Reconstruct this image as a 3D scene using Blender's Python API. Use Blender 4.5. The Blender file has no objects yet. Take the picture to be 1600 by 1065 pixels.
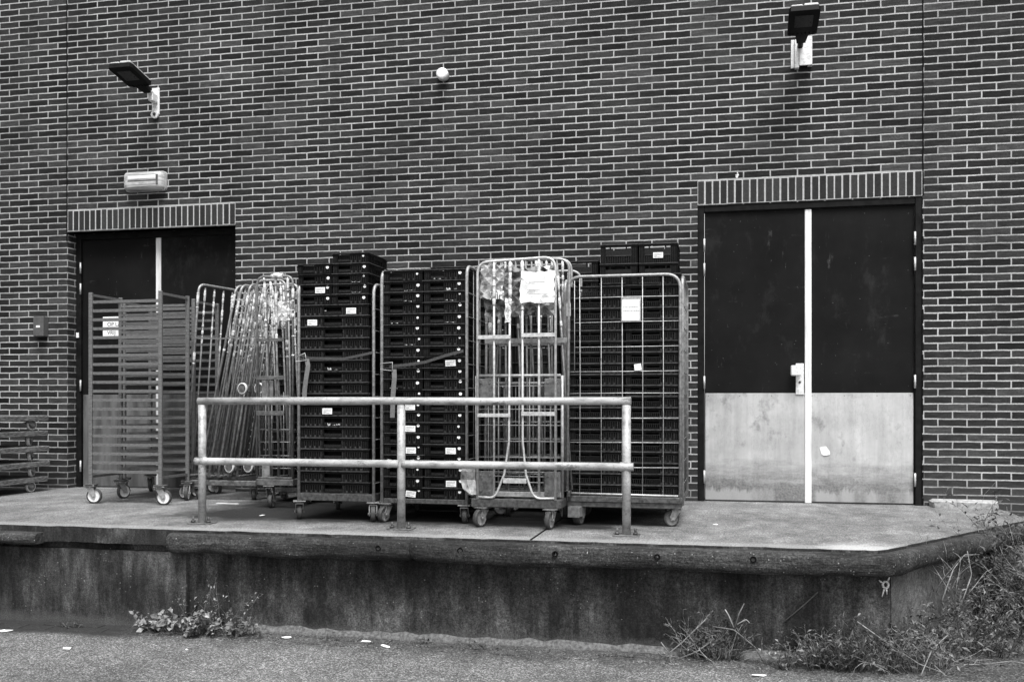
import bpy, math, random
from mathutils import Vector, Matrix, Euler, noise
R = random.Random(11)
rad = math.radians
scene = bpy.context.scene
C = scene.collection

# ------------------------------------------------------------------ geometry helpers
class MB:
    """collects geometry; build() links it as ONE mesh object"""
    def __init__(s): s.v=[]; s.f=[]; s.m=[]; s.s=[]
    def add(s, vs, fs, mat=0, smooth=False):
        o=len(s.v); s.v+=[tuple(p) for p in vs]
        for f in fs: s.f.append(tuple(i+o for i in f)); s.m.append(mat); s.s.append(smooth)
    def box(s, x0,x1,y0,y1,z0,z1, mat=0, M=None):
        vs=[(x0,y0,z0),(x1,y0,z0),(x1,y1,z0),(x0,y1,z0),(x0,y0,z1),(x1,y0,z1),(x1,y1,z1),(x0,y1,z1)]
        if M is not None: vs=[M@Vector(p) for p in vs]
        s.add(vs,[(0,3,2,1),(4,5,6,7),(0,1,5,4),(1,2,6,5),(2,3,7,6),(3,0,4,7)],mat)
    def bbox(s, x0,x1,y0,y1,z0,z1, b=.004, mat=0, M=None):
        """box with chamfered edges"""
        vs=[];fs=[]
        xs=(x0,x1);ys=(y0,y1);zs=(z0,z1); idx={}
        for i in(0,1):
            for j in(0,1):
                for k in(0,1):
                    sx=b if i==0 else -b; sy=b if j==0 else -b; sz=b if k==0 else -b
                    for a,p in enumerate(((xs[i],ys[j]+sy,zs[k]+sz),(xs[i]+sx,ys[j],zs[k]+sz),(xs[i]+sx,ys[j]+sy,zs[k]))):
                        idx[(i,j,k,a)]=len(vs); vs.append(p)
        for i in(0,1):
            q=[idx[(i,0,0,0)],idx[(i,1,0,0)],idx[(i,1,1,0)],idx[(i,0,1,0)]]; fs.append(q if i else q[::-1])
        for j in(0,1):
            q=[idx[(0,j,0,1)],idx[(1,j,0,1)],idx[(1,j,1,1)],idx[(0,j,1,1)]]; fs.append(q[::-1] if j else q)
        for k in(0,1):
            q=[idx[(0,0,k,2)],idx[(1,0,k,2)],idx[(1,1,k,2)],idx[(0,1,k,2)]]; fs.append(q if k else q[::-1])
        for i in(0,1):
            for j in(0,1):
                for k in(0,1):
                    t=[idx[(i,j,k,0)],idx[(i,j,k,1)],idx[(i,j,k,2)]]; fs.append(t if (i+j+k)%2 else t[::-1])
        for i in(0,1):
            for j in(0,1): 
                q=[idx[(i,j,0,0)],idx[(i,j,0,1)],idx[(i,j,1,1)],idx[(i,j,1,0)]]; fs.append(q if (i+j)%2==1 else q[::-1])
        for i in(0,1):
            for k in(0,1):
                q=[idx[(i,0,k,0)],idx[(i,0,k,2)],idx[(i,1,k,2)],idx[(i,1,k,0)]]; fs.append(q[::-1] if (i+k)%2==1 else q)
        for j in(0,1):
            for k in(0,1):
                q=[idx[(0,j,k,1)],idx[(0,j,k,2)],idx[(1,j,k,2)],idx[(1,j,k,1)]]; fs.append(q if (j+k)%2==1 else q[::-1])
        if M is not None: vs=[M@Vector(p) for p in vs]
        s.add(vs,fs,mat)
    def tube(s, pts, r, seg=8, mat=0, cap=True, closed=False):
        pts=[Vector(p) for p in pts]; n=len(pts)
        rr=r if isinstance(r,(list,tuple)) else [r]*n
        tang=[]
        for i in range(n):
            if closed: t=pts[(i+1)%n]-pts[i-1]
            elif i==0: t=pts[1]-pts[0]
            elif i==n-1: t=pts[-1]-pts[-2]
            else: t=(pts[i+1]-pts[i]).normalized()+(pts[i]-pts[i-1]).normalized()
            tang.append(t.normalized())
        up=Vector((0,0,1)) if abs(tang[0].z)<.9 else Vector((0,1,0))
        a=tang[0].cross(up).normalized()
        vs=[];fs=[]
        for i in range(n):
            t=tang[i]; a=(a-t*a.dot(t)).normalized(); b=t.cross(a)
            k=1.0
            if 0<i<n-1:
                cs=(pts[i]-pts[i-1]).normalized().dot(t); k=1/max(cs,.5)
            for j in range(seg):
                an=2*math.pi*j/seg
                vs.append(pts[i]+(a*math.cos(an)+b*math.sin(an))*rr[i]*(k if False else 1))
        m=n if closed else n-1
        for i in range(m):
            for j in range(seg):
                p=i*seg; q=((i+1)%n)*seg; j2=(j+1)%seg
                fs.append((p+j,p+j2,q+j2,q+j))
        s.add(vs,fs,mat,True)
        if cap and not closed:
            o=len(s.v)-len(vs)
            s.f.append(tuple(o+j for j in range(seg))[::-1]); s.m.append(mat); s.s.append(False)
            s.f.append(tuple(o+(n-1)*seg+j for j in range(seg))); s.m.append(mat); s.s.append(False)
    def lathe(s, prof, c, axis, seg=20, mat=0, mats=None):
        """prof = [(offset along axis, radius)...] revolved about axis through c"""
        c=Vector(c); ax=Vector(axis).normalized()
        up=Vector((0,0,1)) if abs(ax.z)<.9 else Vector((1,0,0))
        a=ax.cross(up).normalized(); b=ax.cross(a)
        vs=[];n=len(prof)
        for (h,r) in prof:
            for j in range(seg):
                an=2*math.pi*j/seg; vs.append(c+ax*h+(a*math.cos(an)+b*math.sin(an))*r)
        o=len(s.v); s.v+=[tuple(p) for p in vs]
        for i in range(n-1):
            for j in range(seg):
                j2=(j+1)%seg
                s.f.append((o+i*seg+j,o+(i+1)*seg+j,o+(i+1)*seg+j2,o+i*seg+j2)); s.m.append(mats[i] if mats else mat); s.s.append(True)
        s.f.append(tuple(o+j for j in range(seg))); s.m.append(mats[0] if mats else mat); s.s.append(False)
        s.f.append(tuple(o+(n-1)*seg+j for j in range(seg))[::-1]); s.m.append(mats[-1] if mats else mat); s.s.append(False)
    def prism(s, poly, z0, z1, mat=0, M=None, side=None):
        n=len(poly)
        vs=[(x,y,z0) for x,y in poly]+[(x,y,z1) for x,y in poly]
        if M is not None: vs=[M@Vector(p) for p in vs]
        s.add(vs,[tuple(range(n))[::-1],tuple(range(n,2*n))],mat)
        s.add(vs,[(i,(i+1)%n,n+(i+1)%n,n+i) for i in range(n)],mat if side is None else side)
    def mesh(s, name, mats):
        me=bpy.data.meshes.new(name); me.from_pydata(s.v,[],s.f)
        for m in mats: me.materials.append(m)
        me.polygons.foreach_set('material_index',s.m); me.polygons.foreach_set('use_smooth',s.s)
        me.validate(); me.update(); return me
    def build(s, name, mats, parent=None, loc=(0,0,0), rot=(0,0,0), label=None):
        if not isinstance(mats,(list,tuple)): mats=[mats]
        return put(name, s.mesh(name,mats), parent, loc, rot, label)
def put(name, me, parent=None, loc=(0,0,0), rot=(0,0,0), label=None):
    o=bpy.data.objects.new(name,me); C.objects.link(o)
    o.location=loc; o.rotation_euler=rot
    if parent: o.parent=parent
    if label: o['label']=label
    return o
def tag(o,label=None,cat=None,group=None,kind=None):
    if label: o['label']=label
    if cat: o['category']=cat
    if group: o['group']=group
    if kind: o['kind']=kind
    return o
def thing(name,label,cat,loc=(0,0,0),rotz=0,group=None):
    o=bpy.data.objects.new(name,None); C.objects.link(o); o.empty_display_size=.1
    o.location=loc; o.rotation_euler=(0,0,rotz)
    return tag(o,label,cat,group)
def fillet(pts, r, n=6):
    pts=[Vector(p) for p in pts]; out=[pts[0]]
    for i in range(1,len(pts)-1):
        p=pts[i]; a=(pts[i-1]-p); b=(pts[i+1]-p)
        rr=min(r,a.length*.49,b.length*.49)
        a=a.normalized(); b=b.normalized(); ang=a.angle(b)
        d=min(rr/math.tan(ang/2),rr*1.0) if ang<3.1 else 0
        p0=p+a*d; p1=p+b*d
        for k in range(n+1):
            t=k/n; out.append(p0*(1-t)**2+p*2*t*(1-t)+p1*t*t)
    out.append(pts[-1]); return out
def text_mesh(name, body, size, mat, parent, loc, rot=(rad(90),0,0), align='LEFT'):
    cu=bpy.data.curves.new(name,'FONT'); cu.body=body; cu.size=size; cu.extrude=.0004; cu.align_x=align
    o=bpy.data.objects.new(name,cu); C.objects.link(o)
    dg=bpy.context.evaluated_depsgraph_get(); me=bpy.data.meshes.new_from_object(o.evaluated_get(dg))
    bpy.data.objects.remove(o); bpy.data.curves.remove(cu)
    me.name=name; me.materials.clear(); me.materials.append(mat)
    return put(name,me,parent,loc,rot)

# ------------------------------------------------------------------ materials (black and white photograph: neutral greys)
class NT:
    def __init__(s,name):
        s.mat=bpy.data.materials.new(name); s.mat.use_nodes=True; s.t=s.mat.node_tree; s.t.nodes.clear()
        s.out=s.n('ShaderNodeOutputMaterial'); s.b=s.n('ShaderNodeBsdfPrincipled'); s.l(s.b.outputs[0],s.out.inputs[0])
        s.co=s.n('ShaderNodeTexCoord'); s.obj=s.co.outputs['Object']
    def n(s,t): return s.t.nodes.new(t)
    def l(s,a,b): s.t.links.new(a,b)
    def set(s,inp,v):
        if hasattr(v,'is_output') : s.l(v,inp)
        elif inp.type=='RGBA': inp.default_value=(v,v,v,1) if not isinstance(v,tuple) else v
        else: inp.default_value=v
    def math(s,op,a,b=0.0,c=None,clamp=False):
        m=s.n('ShaderNodeMath'); m.operation=op; m.use_clamp=clamp; s.set(m.inputs[0],a); s.set(m.inputs[1],b)
        if c is not None: s.set(m.inputs[2],c)
        return m.outputs[0]
    def mapv(s,scale=(1,1,1),loc=(0,0,0),vec=None):
        m=s.n('ShaderNodeMapping'); s.l(vec or s.obj,m.inputs[0]); m.inputs['Scale'].default_value=scale; m.inputs['Location'].default_value=loc
        return m.outputs[0]
    def noise(s,scale,detail=4,rough=.6,vec=None):
        m=s.n('ShaderNodeTexNoise'); s.l(vec or s.obj,m.inputs['Vector']); m.inputs['Scale'].default_value=scale
        m.inputs['Detail'].default_value=detail; m.inputs['Roughness'].default_value=rough; return m.outputs[0]
    def voro(s,scale,vec=None,feat='F1',out='Color'):
        m=s.n('ShaderNodeTexVoronoi'); m.feature=feat; s.l(vec or s.obj,m.inputs['Vector']); m.inputs['Scale'].default_value=scale
        return m.outputs[out]
    def ramp(s,fac,stops,interp='LINEAR'):
        m=s.n('ShaderNodeValToRGB'); s.l(fac,m.inputs[0]); e=m.color_ramp.elements; m.color_ramp.interpolation=interp
        while len(e)<len(stops): e.new(.5)
        for i,(p,v) in enumerate(stops): e[i].position=p; e[i].color=(v,v,v,1)
        return m.outputs[0]
    def mix(s,f,a,b,bt='MIX'):
        m=s.n('ShaderNodeMix'); m.data_type='RGBA'; m.blend_type=bt; m.clamp_factor=True
        s.set(m.inputs[0],f); s.set(m.inputs[6],a); s.set(m.inputs[7],b); return m.outputs[2]
    def sep(s,vec=None):
        m=s.n('ShaderNodeSeparateXYZ'); s.l(vec or s.obj,m.inputs[0]); return m.outputs
    def bump(s,h,strength=.3,dist=.01,nrm=None):
        m=s.n('ShaderNodeBump'); m.inputs['Strength'].default_value=strength; m.inputs['Distance'].default_value=dist
        s.l(h,m.inputs['Height']); 
        if nrm: s.l(nrm,m.inputs['Normal'])
        return m.outputs[0]
    def fin(s,col,rough=.6,metal=0.0,normal=None,spec=.5):
        s.set(s.b.inputs['Base Color'],col); s.set(s.b.inputs['Roughness'],rough); s.set(s.b.inputs['Metallic'],metal)
        s.b.inputs['Specular IOR Level'].default_value=spec
        if normal: s.l(normal,s.b.inputs['Normal'])
        return s.mat
MAT={}
def simple(name,lo,hi,scale=20,rough=.6,metal=0,bump=0,stretch=(1,1,1),detail=5,spec=.5,contrast=(.35,.65),island=False):
    t=NT(name); v=t.mapv(stretch); nz=t.noise(scale,detail,.62,v)
    c=t.ramp(nz,[(contrast[0],lo),(contrast[1],hi)])
    if island:
        g=t.n('ShaderNodeNewGeometry'); f=t.ramp(g.outputs['Random Per Island'],[(0,.5),(1,1.5)]); c=t.mix(1.0,c,f,'MULTIPLY')
    nr=t.bump(nz,bump,.004) if bump else None
    r=t.math('MULTIPLY_ADD',nz,.25,rough-.12)
    MAT[name]=t.fin(c,r,metal,nr,spec); return MAT[name]
simple('black_plastic',.0025,.006,30,.5,spec=.08)
simple('black_plastic_rib',.006,.019,80,.5,spec=.15)
simple('black_plastic_rim',.018,.07,25,.5,spec=.15)
simple('paper',.72,.85,60,.75)
simple('white_dot',.8,.86,40,.6)
simple('galvanised',.20,.40,40,.45,metal=.3,bump=.05)
simple('galvanised_bright',.36,.6,40,.42,metal=.3,bump=.05)
simple('galvanised_worn',.11,.29,30,.5,metal=.3,bump=.06,contrast=(.3,.7))
simple('dull_steel',.06,.17,30,.5,metal=.25,bump=.1)
simple('dark_steel',.025,.10,40,.5,metal=.2,bump=.1)
simple('dull_plate',.045,.12,5,.6,stretch=(2,2,.4))
simple('rack_steel',.11,.2,35,.5,metal=.3,stretch=(1,1,4))
simple('tyre',.03,.07,40,.7)
simple('tyre_grey',.10,.2,40,.6)
simple('hub_white',.55,.72,40,.5)
simple('strap_dark',.03,.055,90,.8)
simple('strap_grey',.10,.16,90,.85)
simple('door_paint',.012,.019,6,.38,stretch=(3,3,.6),spec=.35)
simple('frame_paint',.006,.013,12,.5,spec=.08)
simple('white_aluminium',.5,.76,9,.45,stretch=(2,2,.25),contrast=(.28,.5))
simple('bracket_paint',.45,.75,40,.55,bump=.1,contrast=(.3,.55))
simple('lamp_head',.005,.012,30,.55,spec=.1)
simple('lamp_top',.35,.55,20,.5)
simple('lamp_glass',.02,.04,60,.3,spec=.3)
simple('diffuser',.26,.62,9,.15,stretch=(.5,1,6))
simple('switch_box',.07,.1,30,.5)
simple('old_wood',.025,.28,16,.85,bump=.4,stretch=(6,1,6),contrast=(.35,.7))
simple('gap_black',.004,.006,5,.9,spec=.1)
simple('leaf',.045,.135,30,.5,island=True)
simple('leaf_broad',.09,.24,30,.5,island=True)
simple('leaf_dark',.022,.065,30,.55,island=True)
simple('twig',.11,.26,40,.8,island=True)
simple('twig_dark',.05,.11,40,.8,island=True)
simple('residue',.30,.75,60,.85,bump=.2,contrast=(.35,.6))
simple('film_grey',.05,.30,14,.25,bump=.5,contrast=(.38,.66))
simple('film',.16,.5,25,.3,bump=.3)
simple('ink',.03,.04,10,.7)
simple('ink_faint',.22,.34,10,.7)
simple('kerb_concrete',.2,.42,30,.9,bump=.4)
simple('grime',.045,.15,55,.9,bump=.4)
simple('paver',.075,.16,60,.9,bump=.3)
simple('straw',.4,.55,20,.8)

def brick_mat():
    t=NT('brick_wall')
    x,y,z=t.sep(); 
    xs=t.math('ADD',t.math('ADD',x,y),-1.554+.222*200); zs=t.math('ADD',z,-1.52+.062*200)
    cv=t.n('ShaderNodeCombineXYZ'); t.l(xs,cv.inputs[0]); t.l(zs,cv.inputs[1])
    wob=t.n('ShaderNodeTexNoise'); wob.inputs['Scale'].default_value=9; wob.inputs['Detail'].default_value=3; t.l(t.obj,wob.inputs['Vector'])
    sub=t.n('ShaderNodeVectorMath'); sub.operation='SUBTRACT'; t.l(wob.outputs['Color'],sub.inputs[0]); sub.inputs[1].default_value=(.5,.5,.5)
    sc=t.n('ShaderNodeVectorMath'); sc.operation='SCALE'; t.l(sub.outputs[0],sc.inputs[0]); sc.inputs['Scale'].default_value=.010
    ad=t.n('ShaderNodeVectorMath'); ad.operation='ADD'; t.l(cv.outputs[0],ad.inputs[0]); t.l(sc.outputs[0],ad.inputs[1])
    br=t.n('ShaderNodeTexBrick'); t.l(ad.outputs[0],br.inputs['Vector'])
    for k,v in (('Scale',1),('Mortar Size',.0060),('Mortar Smooth',.25),('Bias',0),('Brick Width',.222),('Row Height',.062)): br.inputs[k].default_value=v
    br.inputs['Color1'].default_value=(.013,)*3+(1,); br.inputs['Color2'].default_value=(.036,)*3+(1,); br.inputs['Mortar'].default_value=(.3,.3,.3,1)
    big=t.noise(.9,4,.55); blot=t.ramp(big,[(.3,.7),(.7,1.4)])
    fine=t.noise(70,4,.7); fr=t.ramp(fine,[(.3,.7),(.75,1.4)])
    strk=t.noise(26,3,.6,t.mapv((.35,.35,2.2))); sr=t.ramp(strk,[(.35,.72),(.7,1.4)])
    bc=t.mix(1,t.mix(1,t.mix(1,br.outputs['Color'],blot,'MULTIPLY'),fr,'MULTIPLY'),sr,'MULTIPLY')
    # a few paler, salted bricks and smudges
    salt=t.noise(2.3,5,.65,t.mapv((1,1,2.5),(7,3,1))); sm=t.ramp(salt,[(.58,0),(.72,.45)])
    salt2=t.ramp(fine,[(.45,0),(.7,1)])
    bc=t.mix(t.math('MULTIPLY',sm,salt2),bc,.12)
    odd=t.ramp(br.outputs['Color'],[(.0315,1.0),(.0345,1.35)]); bc=t.mix(1,bc,odd,'MULTIPLY')
    mn=t.noise(40,4,.7); mc=t.ramp(mn,[(.3,.29),(.7,.48)])
    md=t.ramp(t.noise(2.1,6,.7,t.mapv((1,1,.6),(3,9,4))),[(.35,.55),(.6,1.08)])
    mc=t.mix(1,mc,md,'MULTIPLY')
    col=t.mix(br.outputs['Fac'],bc,mc)
    # dirt band where splash water reaches the lowest courses
    zz=t.math('ADD',z,t.math('MULTIPLY',t.noise(3,4,.6),.35)); dirt=t.ramp(zz,[(.12,.75),(.42,0)])
    col=t.mix(dirt,col,.055)
    hgt=t.math('ADD',t.math('MULTIPLY',br.outputs['Fac'],-1.0),t.math('MULTIPLY',fine,.35))
    MAT['brick']=t.fin(col,.85,0,t.bump(hgt,.6,.007),.08)
brick_mat()
def soldier_mats():
    t=NT('soldier_brick'); fine=t.noise(70,4,.7); g=t.n('ShaderNodeNewGeometry')
    c=t.ramp(g.outputs['Random Per Island'],[(0,.02),(1,.045)]); c=t.mix(1,c,t.ramp(fine,[(.3,.7),(.75,1.4)]),'MULTIPLY')
    MAT['soldier']=t.fin(c,.8,0,t.bump(fine,.3,.003),.08)
    t=NT('mortar'); n=t.noise(40,4,.7); MAT['mortar']=t.fin(t.ramp(n,[(.3,.32),(.7,.48)]),.9,0,t.bump(n,.3,.003),.2)
soldier_mats()
def deck_mat():
    t=NT('deck_concrete'); x,y,z=t.sep()
    a=t.noise(6,6,.65,t.mapv((1,.6,1))); f=t.noise(90,4,.75); st=t.noise(16,5,.7,t.mapv((.8,1.1,1)))
    g2=t.noise(45,5,.75); bl=t.noise(2.6,6,.7,t.mapv((1,.6,1),(5,1,0))); base=t.ramp(a,[(.3,.115),(.7,.205)]); base=t.mix(1,base,t.ramp(bl,[(.32,.55),(.66,1.25)]),'MULTIPLY'); base=t.mix(1,base,t.ramp(f,[(.34,.35),(.66,1.75)]),'MULTIPLY'); base=t.mix(1,base,t.ramp(g2,[(.32,.55),(.68,1.5)]),'MULTIPLY'); base=t.mix(1,base,t.ramp(st,[(.35,.78),(.65,1.2)]),'MULTIPLY')
    # oily tyre dirt and painted-in shade under the parked cages, with a ragged outline
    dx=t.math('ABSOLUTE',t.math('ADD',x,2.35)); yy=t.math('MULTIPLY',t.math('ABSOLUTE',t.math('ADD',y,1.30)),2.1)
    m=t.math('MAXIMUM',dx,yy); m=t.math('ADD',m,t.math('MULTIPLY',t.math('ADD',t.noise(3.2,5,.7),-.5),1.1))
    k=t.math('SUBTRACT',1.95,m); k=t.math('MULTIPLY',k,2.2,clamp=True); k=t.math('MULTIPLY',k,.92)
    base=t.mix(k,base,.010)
    # paler abraded rim along the edge
    e=t.math('ADD',t.math('MULTIPLY',y,-1),t.math('MULTIPLY',t.noise(18,4,.7),.12)); w=t.ramp(t.math('ADD',e,-2.0),[(.60,0),(.68,.55)])
    base=t.mix(w,base,t.ramp(f,[(.3,.16),(.7,.42)]))
    cx=t.math('ADD',x,-.74); cy=t.math('MULTIPLY',t.math('ADD',y,2.72),.8); rd=t.math('SQRT',t.math('ADD',t.math('MULTIPLY',cx,cx),t.math('MULTIPLY',cy,cy)))
    rd=t.math('ADD',rd,t.math('MULTIPLY',t.math('ADD',t.noise(13,5,.75),-.5),.35)); base=t.mix(t.ramp(rd,[(.12,.8),(.30,0)]),base,t.ramp(f,[(.3,.3),(.7,.6)]))
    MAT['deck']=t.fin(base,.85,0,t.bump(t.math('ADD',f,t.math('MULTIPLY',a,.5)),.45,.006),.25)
deck_mat()
def dockwall_mat():
    t=NT('stained_concrete'); x,y,z=t.sep()
    st=t.noise(2.8,7,.7,t.mapv((1,1,.42))); st2=t.noise(13,5,.7,t.mapv((1,1,.12))); f=t.noise(120,4,.75); b=t.noise(1.6,5,.6)
    g2=t.noise(48,5,.75); c=t.ramp(st,[(.34,.007),(.50,.024),(.66,.062)]); c=t.mix(1,c,t.ramp(st2,[(.35,.5),(.65,1.5)]),'MULTIPLY'); c=t.mix(1,c,t.ramp(f,[(.34,.4),(.66,1.8)]),'MULTIPLY'); c=t.mix(1,c,t.ramp(g2,[(.34,.55),(.66,1.6)]),'MULTIPLY')
    c=t.mix(1,c,t.ramp(b,[(.34,.5),(.65,1.6)]),'MULTIPLY')
    sp=t.voro(48,out='Distance'); pick=t.noise(5,3,.6); d=t.math('MULTIPLY',t.ramp(sp,[(.14,1),(.22,0)]),t.ramp(pick,[(.55,0),(.62,1)]))
    rnd=t.sep(t.voro(48,out='Color'))[0]; d=t.math('MULTIPLY',d,t.ramp(rnd,[(.62,0),(.64,.75)]))
    c=t.mix(d,c,.26)
    zz=t.math('ADD',z,t.math('MULTIPLY',t.noise(7,5,.7),.16)); low=t.ramp(t.math('ADD',zz,1.0),[(.44,.7),(.50,0)])
    c=t.mix(low,c,t.ramp(f,[(.3,.03),(.7,.12)]))
    cr=t.noise(1.2,6,.6,t.mapv((1,1,5),(2,5,3))); crk=t.ramp(t.math('ABSOLUTE',t.math('ADD',cr,-.5)),[(.0,.6),(.004,0)])
    c=t.mix(crk,c,.012)
    MAT['dockwall']=t.fin(c,.85,0,t.bump(t.math('ADD',f,st2),.4,.006),.25)
dockwall_mat()
def edge_mat():
    t=NT('weathered_slab_edge'); a=t.noise(5,6,.7,t.mapv((1,1,.5))); f=t.noise(80,4,.75)
    c=t.ramp(a,[(.32,.012),(.5,.03),(.7,.12)]); c=t.mix(1,c,t.ramp(f,[(.3,.4),(.72,1.7)]),'MULTIPLY')
    MAT['edge']=t.fin(c,.85,0,t.bump(t.math('ADD',a,f),.6,.01),.2)
edge_mat()
def side_mat():
    t=NT('pale_side_concrete'); a=t.noise(3.5,7,.7,t.mapv((1,1,.35))); f=t.noise(100,4,.75); b=t.noise(30,5,.7)
    c=t.ramp(a,[(.32,.035),(.68,.11)]); c=t.mix(1,c,t.ramp(f,[(.34,.5),(.66,1.6)]),'MULTIPLY'); c=t.mix(1,c,t.ramp(b,[(.34,.65),(.66,1.4)]),'MULTIPLY')
    MAT['side']=t.fin(c,.85,0,t.bump(f,.4,.006),.2)
side_mat()
def log_mat():
    t=NT('weathered_timber'); g=t.noise(10,6,.7,t.mapv((.35,4,4))); f=t.noise(85,4,.75); b=t.noise(2.2,5,.6)
    c=t.ramp(g,[(.32,.006),(.72,.034)]); c=t.mix(1,c,t.ramp(f,[(.34,.35),(.66,2.0)]),'MULTIPLY'); c=t.mix(1,c,t.ramp(t.noise(50,5,.75),[(.34,.5),(.66,1.7)]),'MULTIPLY'); c=t.mix(1,c,t.ramp(b,[(.35,.7),(.65,1.5)]),'MULTIPLY')
    sp=t.voro(60,out='Distance'); rnd=t.sep(t.voro(60,out='Color'))[0]; d=t.math('MULTIPLY',t.ramp(sp,[(.16,1),(.26,0)]),t.ramp(rnd,[(.9,0),(.91,.6)]))
    c=t.mix(d,c,.32)
    cr=t.noise(4,6,.75,t.mapv((.25,7,7),(1,2,3))); c=t.mix(t.ramp(t.math('ABSOLUTE',t.math('ADD',cr,-.52)),[(0,.95),(.018,0)]),c,.004)
    c=t.mix(1,c,t.ramp(t.noise(1.1,4,.6,t.mapv((1,1,1),(4,4,4))),[(.35,.75),(.62,1.9)]),'MULTIPLY')
    MAT['log']=t.fin(c,.8,0,t.bump(t.math('ADD',g,t.math('MULTIPLY',f,.4)),.8,.02),.3)
log_mat()
def asphalt_mat():
    t=NT('asphalt'); v=t.sep(t.voro(150,out='Color'))[0]; v2=t.sep(t.voro(90,out='Color'))[1]; a=t.noise(1.3,6,.65); f=t.noise(260,3,.7); b=t.noise(9,4,.6)
    c=t.ramp(v,[(0,.018),(.5,.09),(.82,.21),(1,.50)]); c=t.mix(.3,c,t.ramp(v2,[(0,.02),(.8,.13),(1,.32)]))
    c=t.mix(1,c,t.ramp(f,[(.3,.65),(.7,1.35)]),'MULTIPLY'); c=t.mix(1,c,t.ramp(a,[(.3,.72),(.7,1.25)]),'MULTIPLY'); c=t.mix(1,c,t.ramp(b,[(.3,.8),(.7,1.2)]),'MULTIPLY')
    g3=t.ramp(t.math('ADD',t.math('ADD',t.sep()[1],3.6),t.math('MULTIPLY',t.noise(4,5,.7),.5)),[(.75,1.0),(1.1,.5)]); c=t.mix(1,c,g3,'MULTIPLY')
    x,y,z=t.sep()
    # damp, silted strip along the foot of the dock at the far left
    m=t.math('ADD',x,t.math('MULTIPLY',t.noise(2.5,4,.6),.6)); m2=t.math('ADD',y,t.math('MULTIPLY',t.noise(5,4,.6),.14))
    wet=t.math('MULTIPLY',t.ramp(t.math('ADD',t.math('MULTIPLY',m,.2),1.0),[(.26,1),(.34,0)]),t.ramp(t.math('ADD',m2,3.5),[(.55,0),(.63,1)]))
    c=t.mix(t.math('MULTIPLY',wet,.85),c,.02)
    MAT['asphalt']=t.fin(c,.85,0,t.bump(v,.5,.004),.3)
asphalt_mat()
def plate_mat():
    t=NT('scuffed_kick_plate'); x,y,z=t.sep()
    v=t.noise(20,5,.65,t.mapv((1,1,.06))); a=t.noise(3.2,6,.65); f=t.noise(60,4,.7); h=t.noise(9,6,.75,t.mapv((.35,1,1.6)))
    c=t.ramp(a,[(.3,.35),(.7,.52)]); c=t.mix(1,c,t.ramp(v,[(.35,.9),(.65,1.07)]),'MULTIPLY')
    sc=t.noise(5,6,.75,t.mapv((1,1,.8),(4,2,8))); c=t.mix(t.ramp(sc,[(.56,0),(.70,.65)]),c,.13); sc2=t.noise(5,7,.85,t.mapv((1.3,1,.5),(9,2,1))); c=t.mix(t.ramp(t.math('ABSOLUTE',t.math('ADD',sc2,-.47)),[(0,.5),(.008,0)]),c,.12)
    # rising dirt and scrubbed patches
    zz=t.math('ADD',z,t.math('MULTIPLY',t.math('ADD',h,-.5),.5)); d=t.ramp(zz,[(.0,.9),(.12,.85),(.36,0)])
    d=t.math('MULTIPLY',d,t.ramp(f,[(.25,.55),(.6,1)])); c=t.mix(d,c,.085)
    zs=t.math('ADD',z,t.math('MULTIPLY',t.math('ADD',t.noise(14,5,.7,t.mapv((1.5,1,.3))),-.5),.22)); s2=t.ramp(zs,[(.085,.75),(.12,0)])
    s2=t.math('MULTIPLY',s2,t.ramp(t.noise(3,3,.6,t.mapv((1,1,.1),(3,0,0))),[(.42,0),(.55,1)])); c=t.mix(s2,c,.38)
    MAT['plate']=t.fin(c,.55,.15,t.bump(a,.08,.01),.4)
plate_mat()
def door_mat():
    t=NT('dark_door_paint'); a=t.noise(2.2,5,.6); c=t.ramp(a,[(.3,.007),(.7,.0125)])
    s=t.noise(11,6,.8,t.mapv((1.2,1,.25),(2,4,7))); s2=t.noise(8,6,.8,t.mapv((.35,1,2.0),(6,1,2)))
    s3=t.noise(2.5,6,.8,t.mapv((1,1,.5),(1,4,3))); c=t.mix(t.ramp(s3,[(.55,0),(.7,.5)]),c,.035)
    k=t.math('MAXIMUM',t.ramp(s,[(.635,0),(.68,.55)]),t.ramp(s2,[(.645,0),(.68,.55)])); c=t.mix(k,c,.055)
    f=t.voro(70,out='Distance'); rnd=t.sep(t.voro(70,out='Color'))[2]; d=t.math('MULTIPLY',t.ramp(f,[(.12,1),(.2,0)]),t.ramp(rnd,[(.985,0),(.99,.6)])); c=t.mix(d,c,.3)
    MAT['door']=t.fin(c,.55,0,None,.05)
door_mat()
def rail_mat():
    t=NT('worn_rail_paint'); a=t.noise(16,6,.7,t.mapv((.4,1,1))); f=t.noise(70,4,.7)
    c=t.ramp(a,[(.30,.15),(.48,.34),(.7,.50)]); c=t.mix(t.ramp(f,[(.57,0),(.66,.65)]),c,.13)
    ch=t.noise(4.5,6,.75,t.mapv((.6,1,1),(2,2,5))); c=t.mix(t.ramp(ch,[(.58,0),(.63,.8)]),c,.09)
    MAT['rail']=t.fin(c,.5,.1,t.bump(a,.12,.004),.5)
rail_mat()
M_=MAT

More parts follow.
